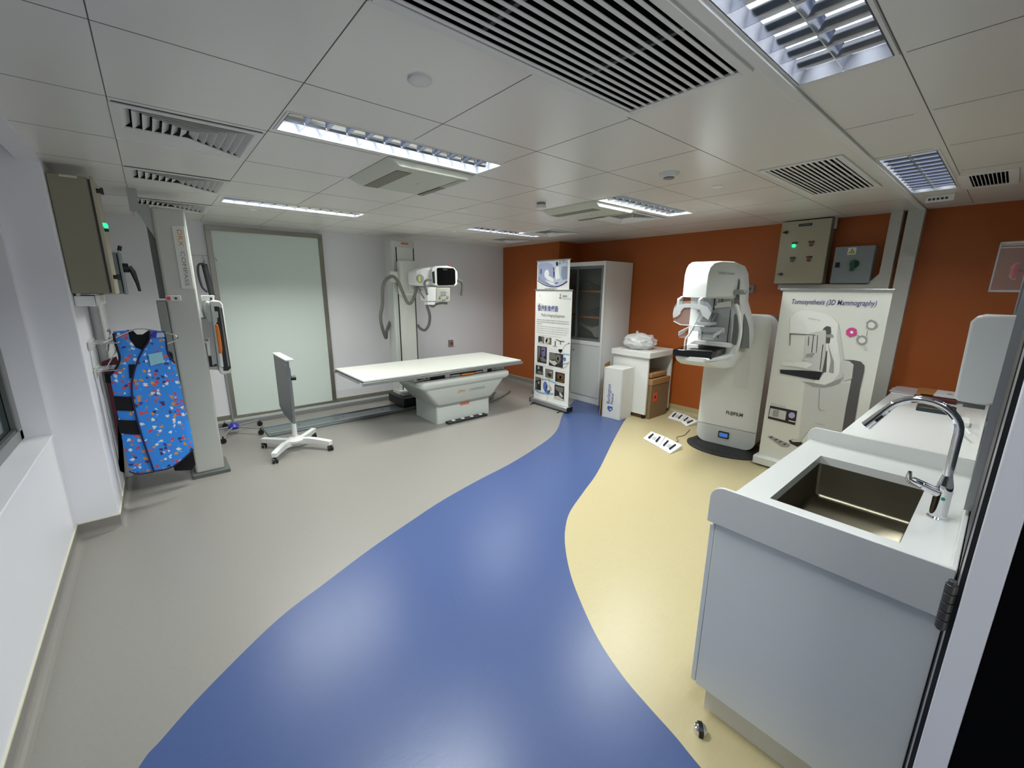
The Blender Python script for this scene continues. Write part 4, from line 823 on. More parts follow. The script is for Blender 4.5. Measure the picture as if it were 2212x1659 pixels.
# banner behind
B2X = 4.72; b2y0, b2y1, b2z0, b2z1 = 4.965, 4.275, .08, 2.145
t = thing('roll_up_banner', 'taller roll-up banner behind, its top showing a body scanner picture', 'banner', (B2X, 4.62, 0), 'roll-up banners by the glass cabinet')
sh2 = MB().box(B2X - .002, B2X + .002, b2y1, b2y0, b2z0, b2z1).build('sheet', PAPER, t)
MB().box(B2X - .012, B2X + .012, b2y1 - .02, b2y0 + .02, b2z1 - .004, b2z1 + .012).build('top_rail', ALU, t, bevel=.003)
MB().box(B2X - .055, B2X + .055, b2y1 - .03, b2y0 + .03, .022, .085).build('base', ALU, t, bevel=.012)
def z5p(x, y, d=.0): return PX(1140 + x / 9.217, 540 + y / 9.217, B2X - .004 - d)
a2m = [mat('scan_pale', (190, 200, 214), .4), mat('scan_mid', (140, 152, 172), .4), mat('scan_white', (234, 238, 240), .4), mat('scan_navy', (62, 66, 120), .4), mat('scan_black', (44, 34, 40), .4), mat('scan_lilac', (160, 168, 196), .4)]
k = MB()
def pz(mi, pts, d): k.m(mi); k.poly([z5p(a, b, d) for a, b in pts])
pz(3, [(200, 600), (280, 660), (400, 715), (500, 728), (600, 715), (700, 670), (782, 610), (790, 640), (700, 700), (600, 740), (480, 745), (380, 725), (280, 680), (198, 620)], .001)
pz(0, [(200, 250), (795, 185), (785, 595), (700, 650), (600, 700), (500, 715), (400, 700), (290, 650), (205, 590)], .0015)
pz(5, [(210, 300), (260, 260), (400, 245), (490, 290), (540, 420), (520, 560), (420, 620), (340, 640), (260, 600), (215, 480)], .002)
pz(1, [(215, 500), (260, 600), (340, 640), (380, 690), (290, 650), (206, 590)], .0025)
pz(2, [(335, 440), (370, 390), (410, 400), (425, 470), (400, 540), (350, 560), (330, 500)], .0025)
pz(1, [(680, 330), (790, 320), (786, 580), (690, 600), (660, 480)], .002); pz(1, [(720, 400), (765, 400), (765, 490), (722, 495)], .0025)
pz(2, [(570, 320), (620, 330), (630, 480), (640, 560), (560, 590), (540, 440)], .0025)
pz(4, [(560, 240), (600, 235), (608, 290), (585, 330), (562, 300)], .003); pz(4, [(505, 345), (525, 345), (525, 400), (510, 420)], .003); pz(3, [(505, 430), (540, 420), (530, 560), (512, 540)], .0028)
pz(2, [(360, 520), (400, 500), (500, 560), (520, 620), (500, 640), (380, 590)], .003); pz(2, [(345, 600), (520, 660), (600, 640), (540, 700), (460, 690), (360, 620)], .0028)
pz(4, [(258, 380), (276, 380), (270, 480), (252, 470)], .003); pz(3, [(530, 660), (600, 640), (610, 655), (545, 680)], .003); pz(1, [(350, 625), (460, 695), (520, 712), (500, 722), (400, 705), (350, 680)], .003)
k.build('printed_photo', a2m, sh2)
lg = MB(); logo(lg, z5p(640, 250, .004), .04); lg.build('emblem', [INK, RED], sh2)
tx = MB(); a = z5p(676, 232, .004); text(tx, '東華學院', a, YD, ZU, .032, w=.07); a = z5p(676, 262, .004); text(tx, 'TUNG WAH COLLEGE', a, YD, ZU, .016, w=.12); a = z5p(340, 782, .004); text(tx, '放射治療學(醫療影像)', a, YD, ZU, .025, w=.27); tx.build('lettering', INK, sh2)
k = MB().prism([(B2X - .0045, b2y0, 1.1), (B2X - .0045, b2y0 - .09, .6), (B2X - .0045, b2y0 - .05, .2), (B2X - .0045, b2y0, .2)], (.001, 0, 0)); k.build('printed_swirl', mat('art_sky', (140, 184, 208)), sh2)
k = MB().lathe((B2X - .006, b2y0 - .09, .38), [(.13, 0), (.13, .001)], 24, ax='x'); k.build('printed_circle', mat('art_navy', (50, 56, 110), .4), sh2)

# ---- white cabinet with glass sliding doors
t = thing('glass_cabinet', 'tall white cabinet with smoked glass sliding doors over two lower doors', 'cabinet', (5.25, 4.25, 0))
X0, X1, Y0, Y1, ZT = 4.93, 5.585, 3.79, 4.86, 2.115
c = MB().box(X0 + .01, X1, Y0, Y0 + .02, 0, ZT).box(X0 + .01, X1, Y1 - .02, Y1, 0, ZT).box(X0 + .01, X1, Y0 + .02, Y1 - .02, ZT - .03, ZT).box(X1 - .015, X1, Y0 + .02, Y1 - .02, .1, ZT - .03)
c.box(X0 + .012, X1 - .015, Y0 + .02, Y1 - .02, .90, .94).box(X0 + .015, X0 + .035, Y0 + .02, Y1 - .02, .0, .11).box(X0, X0 + .02, Y0, Y0 + .035, 0, ZT).box(X0, X0 + .02, Y1 - .035, Y1, 0, ZT).box(X0, X0 + .02, Y0 + .035, Y1 - .035, ZT - .06, ZT).box(X0, X0 + .02, Y0 + .035, Y1 - .035, .90, .96)
c.build('carcass', WHITED, t, bevel=.003)
for z in (1.30, 1.68): MB().box(X0 + .045, X1 - .02, Y0 + .022, Y1 - .022, z, z + .025).build('shelf', ORW, t)
ym_ = 4.29
for a, b, x in ((Y0 + .035, ym_ + .03, X0 + .004), (ym_ - .01, Y1 - .035, X0 + .022)):
    d = MB(); w_ = .035
    d.box(x, x + .014, a, a + w_, .965, ZT - .065).box(x, x + .014, b - w_, b, .965, ZT - .065).box(x, x + .014, a + w_, b - w_, .965, 1.0).box(x, x + .014, a + w_, b - w_, ZT - .10, ZT - .065)
    dd = d.build('glass_door', mat('door_frame_grey', (104, 110, 112), .4), t); MB().box(x + .005, x + .009, a + w_, b - w_, 1.0, ZT - .10).build('pane', CABGL, dd)
for a, b, x in ((Y0 + .035, 4.37, X0 + .006), (4.35, Y1 - .035, X0 + .024)):
    dd = MB().box(x, x + .015, a, b, .11, .90).build('lower_door', mat('cabinet_door_grey', (208, 211, 207), .4), t, bevel=.002)
    if a < 4: MB().cyl((x, b - .04, .80), (x - .008, b - .04, .80), .012, seg=14).build('lock', ALU, dd)
tag(MB().box(5.12, 5.40, 3.87, 4.0, 1.706, 1.80).build('carton', BOXW), 'small white carton on the top shelf inside the glass cabinet', 'box')
k = MB(); random.seed(5)
k.prism([(5.1, 4.62, 1.706), (5.1, 4.12, 1.706), (5.1, 4.2, 1.78), (5.1, 4.35, 1.84), (5.1, 4.45, 1.86), (5.1, 4.55, 1.80)], (.25, 0, 0)); tag(k.build('folded_cloth', mat('olive_cloth', (92, 92, 70), .8), bevel=.02), 'dark folded cloth heap on the top shelf inside the glass cabinet', 'cloth')
k = MB().prism([(5.1, 4.28, 1.326), (5.1, 3.86, 1.326), (5.1, 3.86, 1.42), (5.1, 3.98, 1.45), (5.1, 4.1, 1.46), (5.1, 4.22, 1.40)], (.25, 0, 0)); tag(k.build('folded_cloth', mat('navy_cloth', (30, 34, 54), .9), bevel=.02), 'navy blue cloth pile on the middle shelf inside the glass cabinet', 'cloth')
t2 = thing('probe_holder', 'white plastic moulded holder lying in the bottom of the glass cabinet', 'holder', (5.2, 4.05, .945))
zc = lambda x, y: PX(1080 + x / 4.1475, 520 + y / 4.1475, 5.12)
MB().prism([zc(*p) for p in [(700, 730), (760, 750), (830, 775), (900, 745), (930, 742), (960, 760), (900, 875), (840, 862), (820, 820), (790, 800), (720, 755)]], (.12, 0, 0)).build('shell', WHITE, t2, bevel=.01)
k = zc(860, 880); MB().box(5.05, 5.35, 3.9, 4.35, .942, .955).build('tray', WHITE, t2)

# ---- cardboard sheet, white carton, trolley, brown carton, bag
tag(MB().hexa([(4.60, 3.50, .0), (4.87, 3.60, .0), (4.868, 3.612, .0), (4.598, 3.512, .0)], [(4.66, 3.50, .72), (4.90, 3.60, .72), (4.898, 3.612, .72), (4.658, 3.512, .72)]).build('cardboard_sheet', CARD), 'flat brown cardboard sheet standing behind the white carton', 'cardboard')
t = thing('white_carton', 'tall white carton with blue shield mark, in front of the trolley', 'box', (4.7, 3.3, 0))
P = [(4.548, 3.425), (4.575, 3.145), (4.86, 3.17), (4.83, 3.45)]
cb = MB().hexa([(a, b, 0) for a, b in P][::-1], [(a, b, .70) for a, b in P][::-1]).build('carton', BOXW, t, bevel=.004)
bd = Vector((4.575 - 4.548, 3.145 - 3.425, 0)).normalized(); off = Vector((bd.y, -bd.x, 0)) * .002 if bd.y < 0 else Vector((0, 0, 0))
def cp(s, z): return Vector((4.548, 3.425, 0)) + bd * s + Vector((-.003, -.0003, z))
tx = MB(); text(tx, 'Burlington', cp(.115, .20), (0, 0, 1), -bd, .075, w=.27); text(tx, 'Medical', cp(.165, .20), (0, 0, 1), -bd, .055, w=.15)
tx.build('lettering', INKB, cb)
k = MB(); k.poly([cp(.085, .17), cp(.16, .17), cp(.165, .13), cp(.12, .095), cp(.08, .13)]); k.build('shield_mark', INKB, cb); tx = MB(); text(tx, 'B', cp(.15, .118) + Vector((-.001, 0, 0)), (0, 0, 1), -bd, .05); tx.build('shield_letter', WHITED, cb)
k = MB()
for a, b, c_, d in ((.0, .02, .0, .70), (.27, .281, 0, .70)): k.add([cp(a, c_), cp(b, c_), cp(b, d), cp(a, d)], [(0, 1, 2, 3)])
k.build('packing_tape', mat('clear_tape', (190, 190, 184), .25), cb)

t = thing('white_trolley', 'white open-sided trolley on castors with a plastic bag on top', 'trolley', (5.2, 3.25, 0))
tx0, tx1, ty0, ty1 = 4.88, 5.50, 2.97, 3.53
MB().box(tx0 - .03, tx1 + .02, ty0 - .03, ty1 + .02, .84, .915).build('top', WHITED, t, bevel=.004)
MB().box(tx0, tx0 + .03, ty0, ty1, .06, .84).build('side_panel', WHITED, t, bevel=.002)
MB().box(tx1 - .04, tx1, ty0, ty1, .06, .84).build('side_panel', WHITED, t, bevel=.002)
MB().box(tx0 + .03, tx1 - .04, ty1 - .02, ty1, .06, .84).build('back_panel', WHITED, t)
for x in (tx0 + .03, tx1 - .03):
    for y in (ty0 + .04, ty1 - .04): MB().cyl((x - .012, y, .025), (x + .012, y, .025), .025, seg=14).box(x - .02, x + .02, y - .02, y + .02, .05, .062).build('castor', BLACK, t)
t = thing('brown_carton', 'brown cardboard box with an orange label inside the open trolley', 'box', (5.2, 3.1, 0))
cbn = MB().box(4.935, 5.37, 2.93, 3.30, .0, .50).build('carton', CARDD, t, bevel=.004)
MB().box(4.93, 5.40, 2.925, 3.31, .47, .55).build('lid', CARD, t, bevel=.004)
MB().box(4.96, 5.36, 2.96, 3.3, .56, .62).build('upper_flap', CARD, t, bevel=.01)
k = MB().box(4.99, 5.09, 2.926, 2.929, .24, .36); k.build('orange_label', mat('orange_label', (232, 84, 34), .5), t)
k = MB().box(5.02, 5.06, 2.9245, 2.9265, .28, .32); k.build('label_print', INK, t)
# bag
t = thing('plastic_bag', 'translucent white knotted plastic bag lying on the trolley top', 'bag', (5.15, 3.3, .915))
bmx = bmesh.new(); bmesh.ops.create_icosphere(bmx, subdivisions=4, radius=1)
import mathutils
for v in bmx.verts:
    n = v.co.normalized(); w_ = mathutils.noise.noise(n * 2.2) * .22 + mathutils.noise.noise(n * 5) * .10
    v.co = n * (1 + w_); v.co.x *= .20; v.co.y *= .215; v.co.z = (v.co.z * .115 + .10) if v.co.z > -.9 else .0
    v.co.z = max(v.co.z, .003); v.co += Vector((5.12, 3.28, .916))
bg = MB().add([v.co.copy() for v in bmx.verts], [[v.index for v in f.verts] for f in bmx.faces]); bmx.free(); bg.build('bag', BAGM, t, smooth=25)
MB().tube(spline([(5.12, 3.31, 1.08), (5.115, 3.315, 1.125), (5.10, 3.34, 1.14)], 4), [.03, .024, .018, .015, .016, .022, .03, .035, .02], 8).build('knot', BAGM, t)
k = MB().box(5.04, 5.17, 3.17, 3.30, .922, .985, Matrix.Rotation(.5, 3, 'Z'), (5.1, 3.23, .95)); tag(k.build('small_carton', BOXW), 'white carton inside the translucent plastic bag', 'box')

# ================================================================ MAMMOGRAPHY UNIT
YAW = math.radians(5)
MB_ = Vector((3.86, 1.89, 0)); bdir = Vector((math.cos(YAW), math.sin(YAW), 0)); rdir = Vector((math.sin(YAW), -math.cos(YAW), 0))
def mm(r, b, z): return MB_ + rdir * r + bdir * b + Vector((0, 0, z))
t = thing('mammography_unit', 'white mammography machine with a black breast support, in front of the orange wall', 'mammography machine', (4.7, 1.82, 0))
MW = mat('machine_white', (220, 222, 218), .45); MSIL = mat('machine_silver', (194, 198, 197), .3); MG = mat('machine_grey', (150, 154, 152), .35)
# column slab: front face from (4.577,2.112) to (4.655,1.51)
ca, cb_ = Vector((4.585, 2.105, 0)), Vector((4.655, 1.508, 0)); cr_ = (cb_ - ca).normalized(); cn = Vector((-cr_.y, cr_.x, 0)); cn = cn if cn.x > 0 else -cn; CWID = (cb_ - ca).length
def col(s, z, d=0.0): return ca + cr_ * s + cn * d + Vector((0, 0, z))
def rounded(w0, w1, z0, z1, rt, rb, n=6):
    out = []
    for cx_, cz, r, a in ((w1 - rt, z1 - rt, rt, 0), (w0 + rt, z1 - rt, rt, PI / 2), (w0 + rb, z0 + rb, rb, PI), (w1 - rb, z0 + rb, rb, 1.5 * PI)):
        for k_ in range(n + 1): out.append((cx_ + r * math.cos(a + k_ * PI / 2 / n), cz + r * math.sin(a + k_ * PI / 2 / n)))
    return out
MB().prism([col(s, z) for s, z in rounded(0, CWID, .255, 1.475, .12, .001)], cn * .30).build('column', MW, t, bevel=.012, seg=3)
MB().prism([col(s, z, -.002) for s, z in rounded(0, CWID, .045, .250, .001, .10)], cn * .30).build('lower_cover', MSIL, t, bevel=.012, seg=3)
MB().prism([col(s, z, .30) for s, z in rounded(.02, CWID - .02, .045, 1.46, .12, .02)], cn * .38).build('rear_cabinet', mat('machine_taupe', (120, 108, 98), .5), t)
MB().prism([col(s, z, -.004) for s, z in rounded(.315, .455, .72, 1.06, .02, .02)], cn * .006).build('front_hatch', mat('hatch_white', (214, 216, 211), .35), t)
tx = MB(); text(tx, 'FUJIFILM', col(.285, .405, -.004), cr_, (0, 0, 1), .052, w=.165, bold=.02); tx.build('lettering', mat('ink_brand', (62, 62, 60), .5), t)
d_ = MB().prism([col(s, z, -.012) for s, z in rounded(.235, .345, .125, .20, .008, .008)], cn * .012).build('display', BLACK, t); MB().prism([col(s, z, -.0145) for s, z in rounded(.247, .333, .14, .185, .004, .004)], cn * .003).build('lit_screen', LCD, d_)
cmid = col(CWID / 2, 0, .05)
k = MB(); ring = []; 
for j, (rr, z) in enumerate(((.40, 0.0), (.40, .012), (.37, .03), (.30, .044))):
    ring.append([cmid + cr_ * (rr * math.cos(a)) + cn * (-rr * .78 * math.sin(a)) + Vector((0, 0, z)) for a in [PI * q / 24 for q in range(25)]] + [cmid + cr_ * -.30 + cn * .2 + Vector((0, 0, z)), cmid + cr_ * .30 + cn * .2 + Vector((0, 0, z))])
loft(k, ring); k.build('floor_plate', RUBBER, t, smooth=50)
# C-arm: side profile lofted across the width with a tapered plan
prof_out = [(0.0, 1.655), (-.005, 1.76), (.0, 1.86), (.03, 1.925), (.09, 1.965), (.18, 1.985), (.30, 1.985), (.43, 1.955), (.54, 1.89), (.61, 1.78), (.65, 1.62), (.69, 1.45), (.71, 1.30), (.70, 1.18), (.65, 1.08), (.57, 1.015), (.45, .970), (.30, .972), (.15, .995), (.03, 1.035), (0.0, 1.06)]
prof_in = [(.0, 1.098), (.30, 1.098), (.40, 1.11), (.44, 1.20), (.44, 1.40), (.43, 1.58), (.38, 1.635), (.30, 1.655), (.1, 1.655)]
def sm(t): t = min(1, max(0, t)); return t * t * (3 - 2 * t)
def halfw(b, z, sg):
    if z > 1.6: base = .155 + .09 * sm(b / .5) if sg < 0 else .07 + .175 * sm(b / .48)
    elif z > 1.14 or b > .5: base = .245
    else: base = .165 + .08 * sm(b / .45) if sg < 0 else .14 + .105 * sm(b / .45)
    if b > .42: base += .075 * sm((1.64 - z) / .3) * sm((z - 1.0) / .16) * sm((b - .42) / .2)
    return base
poly = prof_out + prof_in
k = MB(); n = len(poly); rings = []
for f_, ins in ((-1, .05), (-.985, .02), (-.9, .004), (-.7, 0), (.7, 0), (.9, .004), (.985, .02), (1, .05)):
    cen = (.33, 1.5); rr = []
    for i, (b, z) in enumerate(poly):
        p0, p1 = poly[i - 1], poly[(i + 1) % n]; tx_, tz = p1[0] - p0[0], p1[1] - p0[1]; L_ = math.hypot(tx_, tz) or 1; nx, nz = tz / L_, -tx_ / L_
        # inward normal for this clockwise profile
        rr.append(mm(f_ * halfw(b, z, f_), b + nx * ins * .6, z + nz * ins * .6))
    rings.append(rr)
for i in range(len(rings) - 1):
    k.add(rings[i] + rings[i + 1], [(j, (j + 1) % n, (j + 1) % n + n, j + n) for j in range(n)])
for rr in (rings[0], rings[-1]):
    bmq = bmesh.new(); f = bmq.faces.new([bmq.verts.new(p) for p in rr]); f.normal_update(); bmesh.ops.triangulate(bmq, faces=[f]); bmq.verts.index_update(); k.add([v.co.copy() for v in bmq.verts], [[v.index for v in g.verts] for g in bmq.faces]); bmq.free()
arm = k.build('c_arm', MW, t, smooth=45)
bmq = bmesh.new(); bmq.from_mesh(arm.data); bmesh.ops.remove_doubles(bmq, verts=bmq.verts, dist=.0005); bmesh.ops.recalc_face_normals(bmq, faces=bmq.faces); bmq.to_mesh(arm.data); bmq.free(); arm.data.set_sharp_from_angle(angle=math.radians(40))
# recessed silver face plate with slots, side grooves
def PB(u, v, b0):      # measured point on the plane at depth b0 of the arm
    d = ray(u, v); return EYE + d * ((b0 - (EYE - MB_).dot(bdir)) / d.dot(bdir))
def zm(x, y, b0): return PB(1440 + x / 6.382, 540 + y / 6.382, b0)
FPM = mat('face_plate_silver', (184, 188, 190), .35)
MB().prism([zm(x, y, .36) for x, y in ((395, 1255), (860, 1310), (905, 560), (925, 470), (880, 450), (790, 600), (520, 620), (480, 800), (440, 1230))], bdir * .08).build('face_plate', FPM, arm)
MB().prism([zm(x, y, .30) for x, y in ((300, 1290), (400, 1240), (870, 1290), (900, 1325), (880, 1350))], bdir * .10).build('support_collar', MW, arm, bevel=.004)
MB().prism([zm(x, y, .352) for x, y in ((430, 800), (500, 790), (480, 1250), (435, 1245))], bdir * .008).build('left_strip', mat('strip_pale', (196, 200, 203), .3), arm)
for i_, P4 in enumerate((((655, 650), (670, 650), (655, 830), (640, 830)), ((765, 650), (775, 650), (768, 715), (757, 715)), ((880, 820), (888, 820), (838, 1280), (828, 1275)), ((512, 825), (522, 825), (515, 950), (505, 950)), ((488, 1095), (497, 1095), (484, 1245), (473, 1245)), ((610, 1020), (618, 1020), (618, 1130), (608, 1130)), ((712, 1100), (720, 1100), (712, 1230), (703, 1230)))):
    MB().prism([zm(x, y, .3485) for x, y in P4], bdir * .004).build('slot', BLACK, arm)
MB().prism([zm(x, y, .340) for x, y in ((610, 610), (640, 545), (715, 548), (725, 610), (700, 730), (880, 700), (895, 600), (880, 780), (660, 805), (655, 770), (690, 760), (690, 600), (640, 600), (600, 700), (585, 680))], bdir * .012).build('collimator_frame', mat('frame_cream', (222, 222, 212), .35), arm, bevel=.002)
GR = mat('recess_grey', (112, 115, 112), .4); SB = .352
def fl(x, y): return zm(x, y, SB)
MB().prism([fl(x, y) for x, y in ((880, 455), (905, 408), (950, 390), (998, 398), (1003, 440), (990, 560), (992, 760), (962, 722), (930, 745), (925, 500), (905, 462))], bdir * .03).build('arch_recess', GR, arm)
MB().prism([fl(x, y) for x, y in ((930, 900), (950, 880), (975, 930), (985, 1100), (968, 1310), (885, 1310), (915, 1100))], bdir * .03).build('side_recess', GR, arm)
k = MB(); zs = [1.16 + .34 * q / 8 for q in range(9)]
for i in range(8):
    za, zb = zs[i], zs[i + 1]; ba, bb = .50 - .0 * i, .50; wa, wb = .085 * (1 - i / 8) ** .6 + .004, .085 * (1 - (i + 1) / 8) ** .6 + .004
    f4 = [(ba, za), (ba + wa, za), (bb + wb, zb), (bb, zb)]
    lo4 = [mm(halfw(q, z, 1) - .004, q, z) for q, z in f4]; hi4 = [mm(halfw(q, z, 1) + .004, q, z) for q, z in f4]
    k.add(lo4 + hi4, [(4, 5, 6, 7), (0, 1, 5, 4), (1, 2, 6, 5), (2, 3, 7, 6), (3, 0, 4, 7)])
k.build('flank_groove', GR, arm)
MB().tube(spline([zm(x, y, .30) for x, y in ((955, 745), (985, 830), (1008, 950), (1022, 1100), (1008, 1220), (975, 1340), (925, 1430))], 5), [.008] + [.015] * 28 + [.012] * 2, 12).build('hand_rail', MW, t)
MB().tube(spline([zm(x, y, .28) for x, y in ((505, 790), (385, 1020), (320, 1150), (265, 1230), (250, 1330))], 5), .0095, 12).build('hand_rail', MW, t)
kn = zm(945, 580, .33); MB().cyl(kn, kn + rdir * .085 - bdir * .01, .024, .021, seg=20).cyl(kn + rdir * .085 - bdir * .01, kn + rdir * .10 - bdir * .01, .024, .015, seg=20).build('rotation_knob', MG, arm)
_a, _b = (.14, 1.875), (.34, 1.875); o1, o2 = mm(halfw(.14, 1.87, 1) + .003, .14, 1.865), mm(halfw(.34, 1.87, 1) + .003, .34, 1.865)
tx = MB(); text(tx, 'AMULET Innovality', o1, o2 - o1, (0, 0, 1), .030, w=(o2 - o1).length * .8); tx.build('lettering', INKG, arm)
# breast support, bulge, paddle, shield
q4 = [PZ(*p, 1.16) for p in ((1453.3, 754), (1537, 760), (1581.8, 749), (1487, 743.8))]
dn = [Vector((0, 0, -.06)), Vector((0, 0, -.082)), Vector((0, 0, -.082)), Vector((0, 0, -.06))]
MB().hexa([q + d for q, d in zip(q4, dn)], q4).build('breast_support', BLACKG, t, bevel=.006)
pd = MB()
pd.hexa([mm(-.16, .02, 1.27), mm(.16, .02, 1.27), mm(.16, .30, 1.27), mm(-.16, .30, 1.27)], [mm(-.16, .02, 1.273), mm(.16, .02, 1.273), mm(.16, .30, 1.273), mm(-.16, .30, 1.273)])
pd.hexa([mm(-.16, .02, 1.27), mm(.16, .02, 1.27), mm(.16, .024, 1.27), mm(-.16, .024, 1.27)], [mm(-.16, .015, 1.32), mm(.16, .015, 1.32), mm(.16, .019, 1.32), mm(-.16, .019, 1.32)])
P_ = pd.build('compression_paddle', CLEAR, t)
for sg in (-1, 1): MB().hexa([mm(sg * .16, .02, 1.285), mm(sg * .165, .02, 1.30), mm(sg * .165, .16, 1.315), mm(sg * .16, .16, 1.315)], [mm(sg * .16, .02, 1.325), mm(sg * .165, .02, 1.325), mm(sg * .165, .30, 1.37), mm(sg * .16, .30, 1.37)]).build('paddle_side', mat('paddle_white', (214, 218, 220), .3, alpha=.9), P_)
MB().hexa([mm(-.16, .28, 1.32), mm(.16, .28, 1.32), mm(.16, .31, 1.32), mm(-.16, .31, 1.32)], [mm(-.16, .28, 1.37), mm(.16, .28, 1.37), mm(.16, .31, 1.37), mm(-.16, .31, 1.37)]).build('paddle_bracket', MSIL, P_, bevel=.004)
MB().hexa([mm(-.075, .20, 1.385), mm(.065, .20, 1.385), mm(.065, .36, 1.385), mm(-.075, .36, 1.385)], [mm(-.075, .19, 1.42), mm(.065, .19, 1.42), mm(.065, .36, 1.42), mm(-.075, .36, 1.42)]).build('paddle_carriage', MSIL, t, bevel=.01)
MB().hexa([mm(-.055, .22, 1.42), mm(.06, .22, 1.42), mm(.06, .36, 1.42), mm(-.055, .36, 1.42)], [mm(-.02, .30, 1.50), mm(.075, .30, 1.50), mm(.075, .36, 1.50), mm(-.02, .36, 1.50)]).build('paddle_motor_cover', mat('gloss_grey', (110, 114, 116), .15), t, bevel=.01)
# clear face shield: ring-shaped loop at the patient side
sh_pts = [(-.17, 1.615), (-.05, 1.625), (.10, 1.62), (.15, 1.57), (.15, 1.44), (.10, 1.40), (-.12, 1.40), (-.19, 1.43), (-.2, 1.56)]
k = MB().prism([mm(r, -.06, z) for r, z in sh_pts], bdir * .004); fs_ = k.build('face_shield', CLEAR, t)
MB().tube([mm(r, -.06, z) for r, z in [(-.19, 1.43), (-.12, 1.40), (.10, 1.40)]], .004, 8).build('shield_edge', CLEARE, fs_)
out_ = [(-.2, 1.50), (-.195, 1.55), (-.16, 1.585), (-.08, 1.60), (.04, 1.595), (.11, 1.575), (.15, 1.52), (.13, 1.46)]; inn = [(.08, 1.49), (.05, 1.545), (-.03, 1.565), (-.10, 1.56), (-.125, 1.53), (-.13, 1.50), (-.16, 1.475), (-.195, 1.46)]
MB().prism([mm(r, -.067, z) for r, z in out_ + inn], bdir * .006).build('chin_guard', MSIL, fs_)
for r in (-.165, .03): MB().hexa([mm(r - .012, -.055, 1.52), mm(r + .012, -.055, 1.52), mm(r + .012, .02, 1.60), mm(r - .012, .02, 1.60)], [mm(r - .012, -.055, 1.64), mm(r + .012, -.055, 1.64), mm(r + .012, .03, 1.665), mm(r - .012, .03, 1.665)]).build('shield_bracket', MSIL, fs_, bevel=.004)

# foot pedals (four hinged plates, two joined pairs)
def pedals(P, label, g='double foot pedals of the mammography machine'):
    a, b, c_, d, e, f = [Vector((x, y, 0)) for x, y in P]   # outline: a near-left, b far-left, c far-mid, d near-mid, e near-right, f far-right
    t = thing('foot_pedal', label, 'foot pedal', (a + e) / 2, g)
    def plate(p, q, r, s):
        cen = (p + q + r + s) / 4
        mb = MB().hexa([p, s, r, q], [p + Vector((0, 0, .012)), s + Vector((0, 0, .012)), r + Vector((0, 0, .05)), q + Vector((0, 0, .05))]); o_ = mb.build('plate', WHITE, t, bevel=.006)
        def at(u, v): return p.lerp(s, u).lerp(q.lerp(r, u), v) + Vector((0, 0, .014 + .038 * v))
        for u in (.28, .76):
            MB().hexa([at(u - .05, .2), at(u + .05, .2), at(u + .05, .75), at(u - .05, .75)], [at(u - .05, .2) + Vector((0, 0, .016)), at(u + .05, .2) + Vector((0, 0, .016)), at(u + .04, .75) + Vector((0, 0, .010)), at(u - .04, .75) + Vector((0, 0, .010))]).build('pedal', BLACK, o_, bevel=.003)
        MB().hexa([at(.42, .3), at(.62, .3), at(.62, .6), at(.42, .6)], [at(.42, .3) + Vector((0, 0, .001)), at(.62, .3) + Vector((0, 0, .001)), at(.62, .6) + Vector((0, 0, .001)), at(.42, .6) + Vector((0, 0, .001))]).build('printed_symbol', mat('symbol_grey', (176, 180, 180), .5), o_)
    plate(a, b, c_, d); plate(d + (e - d) * .02, c_ + (f - c_) * .02, f, e); return t
fp_ = pedals([(4.20, 2.55), (4.40, 2.57), (4.36, 2.36), (4.10, 2.29), (4.01, 2.10), (4.25, 2.09)], 'double white foot pedal lying out on the cream floor')
pedals([(5.19, 2.80), (5.42, 2.84), (5.40, 2.64), (5.16, 2.60), (5.04, 2.45), (5.24, 2.40)], 'double white foot pedal tucked against the machine and the orange wall')
MB().tube(spline([(4.24, 2.24, .012), (4.36, 2.26, .005), (4.45, 2.24, .005), (4.55, 2.32, .005), (4.7, 2.30, .005), (4.95, 2.36, .005)], 5), .004, 6).build('cord', GREYD, fp_)

# ================================================================ TOMOSYNTHESIS BANNER
QX = 4.50
t = thing('roll_up_banner', 'wide roll-up banner headed Tomosynthesis beside the mammography machine', 'banner', (QX, 1.05, 0))
c4 = [PX(1683, 972, QX - .0), None]
qy0, qy1, qz0, qz1 = PX(1690, 700, QX).y, PX(1916, 700, QX).y, .09, PX(1800, 628, QX).z
def z8(x, y, d=0.0): return PX(1620 + x / 3.95, 600 + y / 3.95, QX - .004 - d * 2)
q_tl, q_tr = z8(283, 108), z8(1222, 115); q_bl = z8(80, 1460)
yL, yR = (q_tl.y + q_bl.y) / 2, q_tr.y
sh3 = MB().hexa([(QX - .003, q_bl.y, .09), (QX + .001, q_bl.y, .09), (QX + .001, yR, .09), (QX - .003, yR, .09)], [(QX - .003, q_tl.y, qz1), (QX + .001, q_tl.y, qz1), (QX + .001, yR, qz1), (QX - .003, yR, qz1)]).build('sheet', mat('poster_paper', (214, 214, 205), .4), t)
MB().box(QX - .014, QX + .012, yR - .012, q_tl.y + .02, qz1 - .004, qz1 + .016).build('top_rail', ALU, t, bevel=.003)
MB().box(QX - .07, QX + .07, yR - .02, q_bl.y + .03, .015, .10).build('base', EQL, t, bevel=.012)
tx = MB(); a, b = z8(350, 222, .001), z8(1072, 240, .001)
text(tx, 'Tomosynthesis (3D Mammography)', a, (b - a), (0, 0, 1), .062, w=(b - a).length, shear=.18, bold=.008); tx.build('title', INKN, sh3)
AM = [mat('p_vlight', (222, 222, 216), .45), mat('p_light', (196, 196, 190), .45), mat('p_mid', (150, 150, 146), .45), mat('p_dark', (82, 80, 80), .45), mat('p_black', (28, 28, 32), .4), mat('p_pink', (196, 70, 130), .45), mat('p_white', (240, 240, 236), .45), mat('p_lilac', (178, 166, 204), .45)]
k = MB()
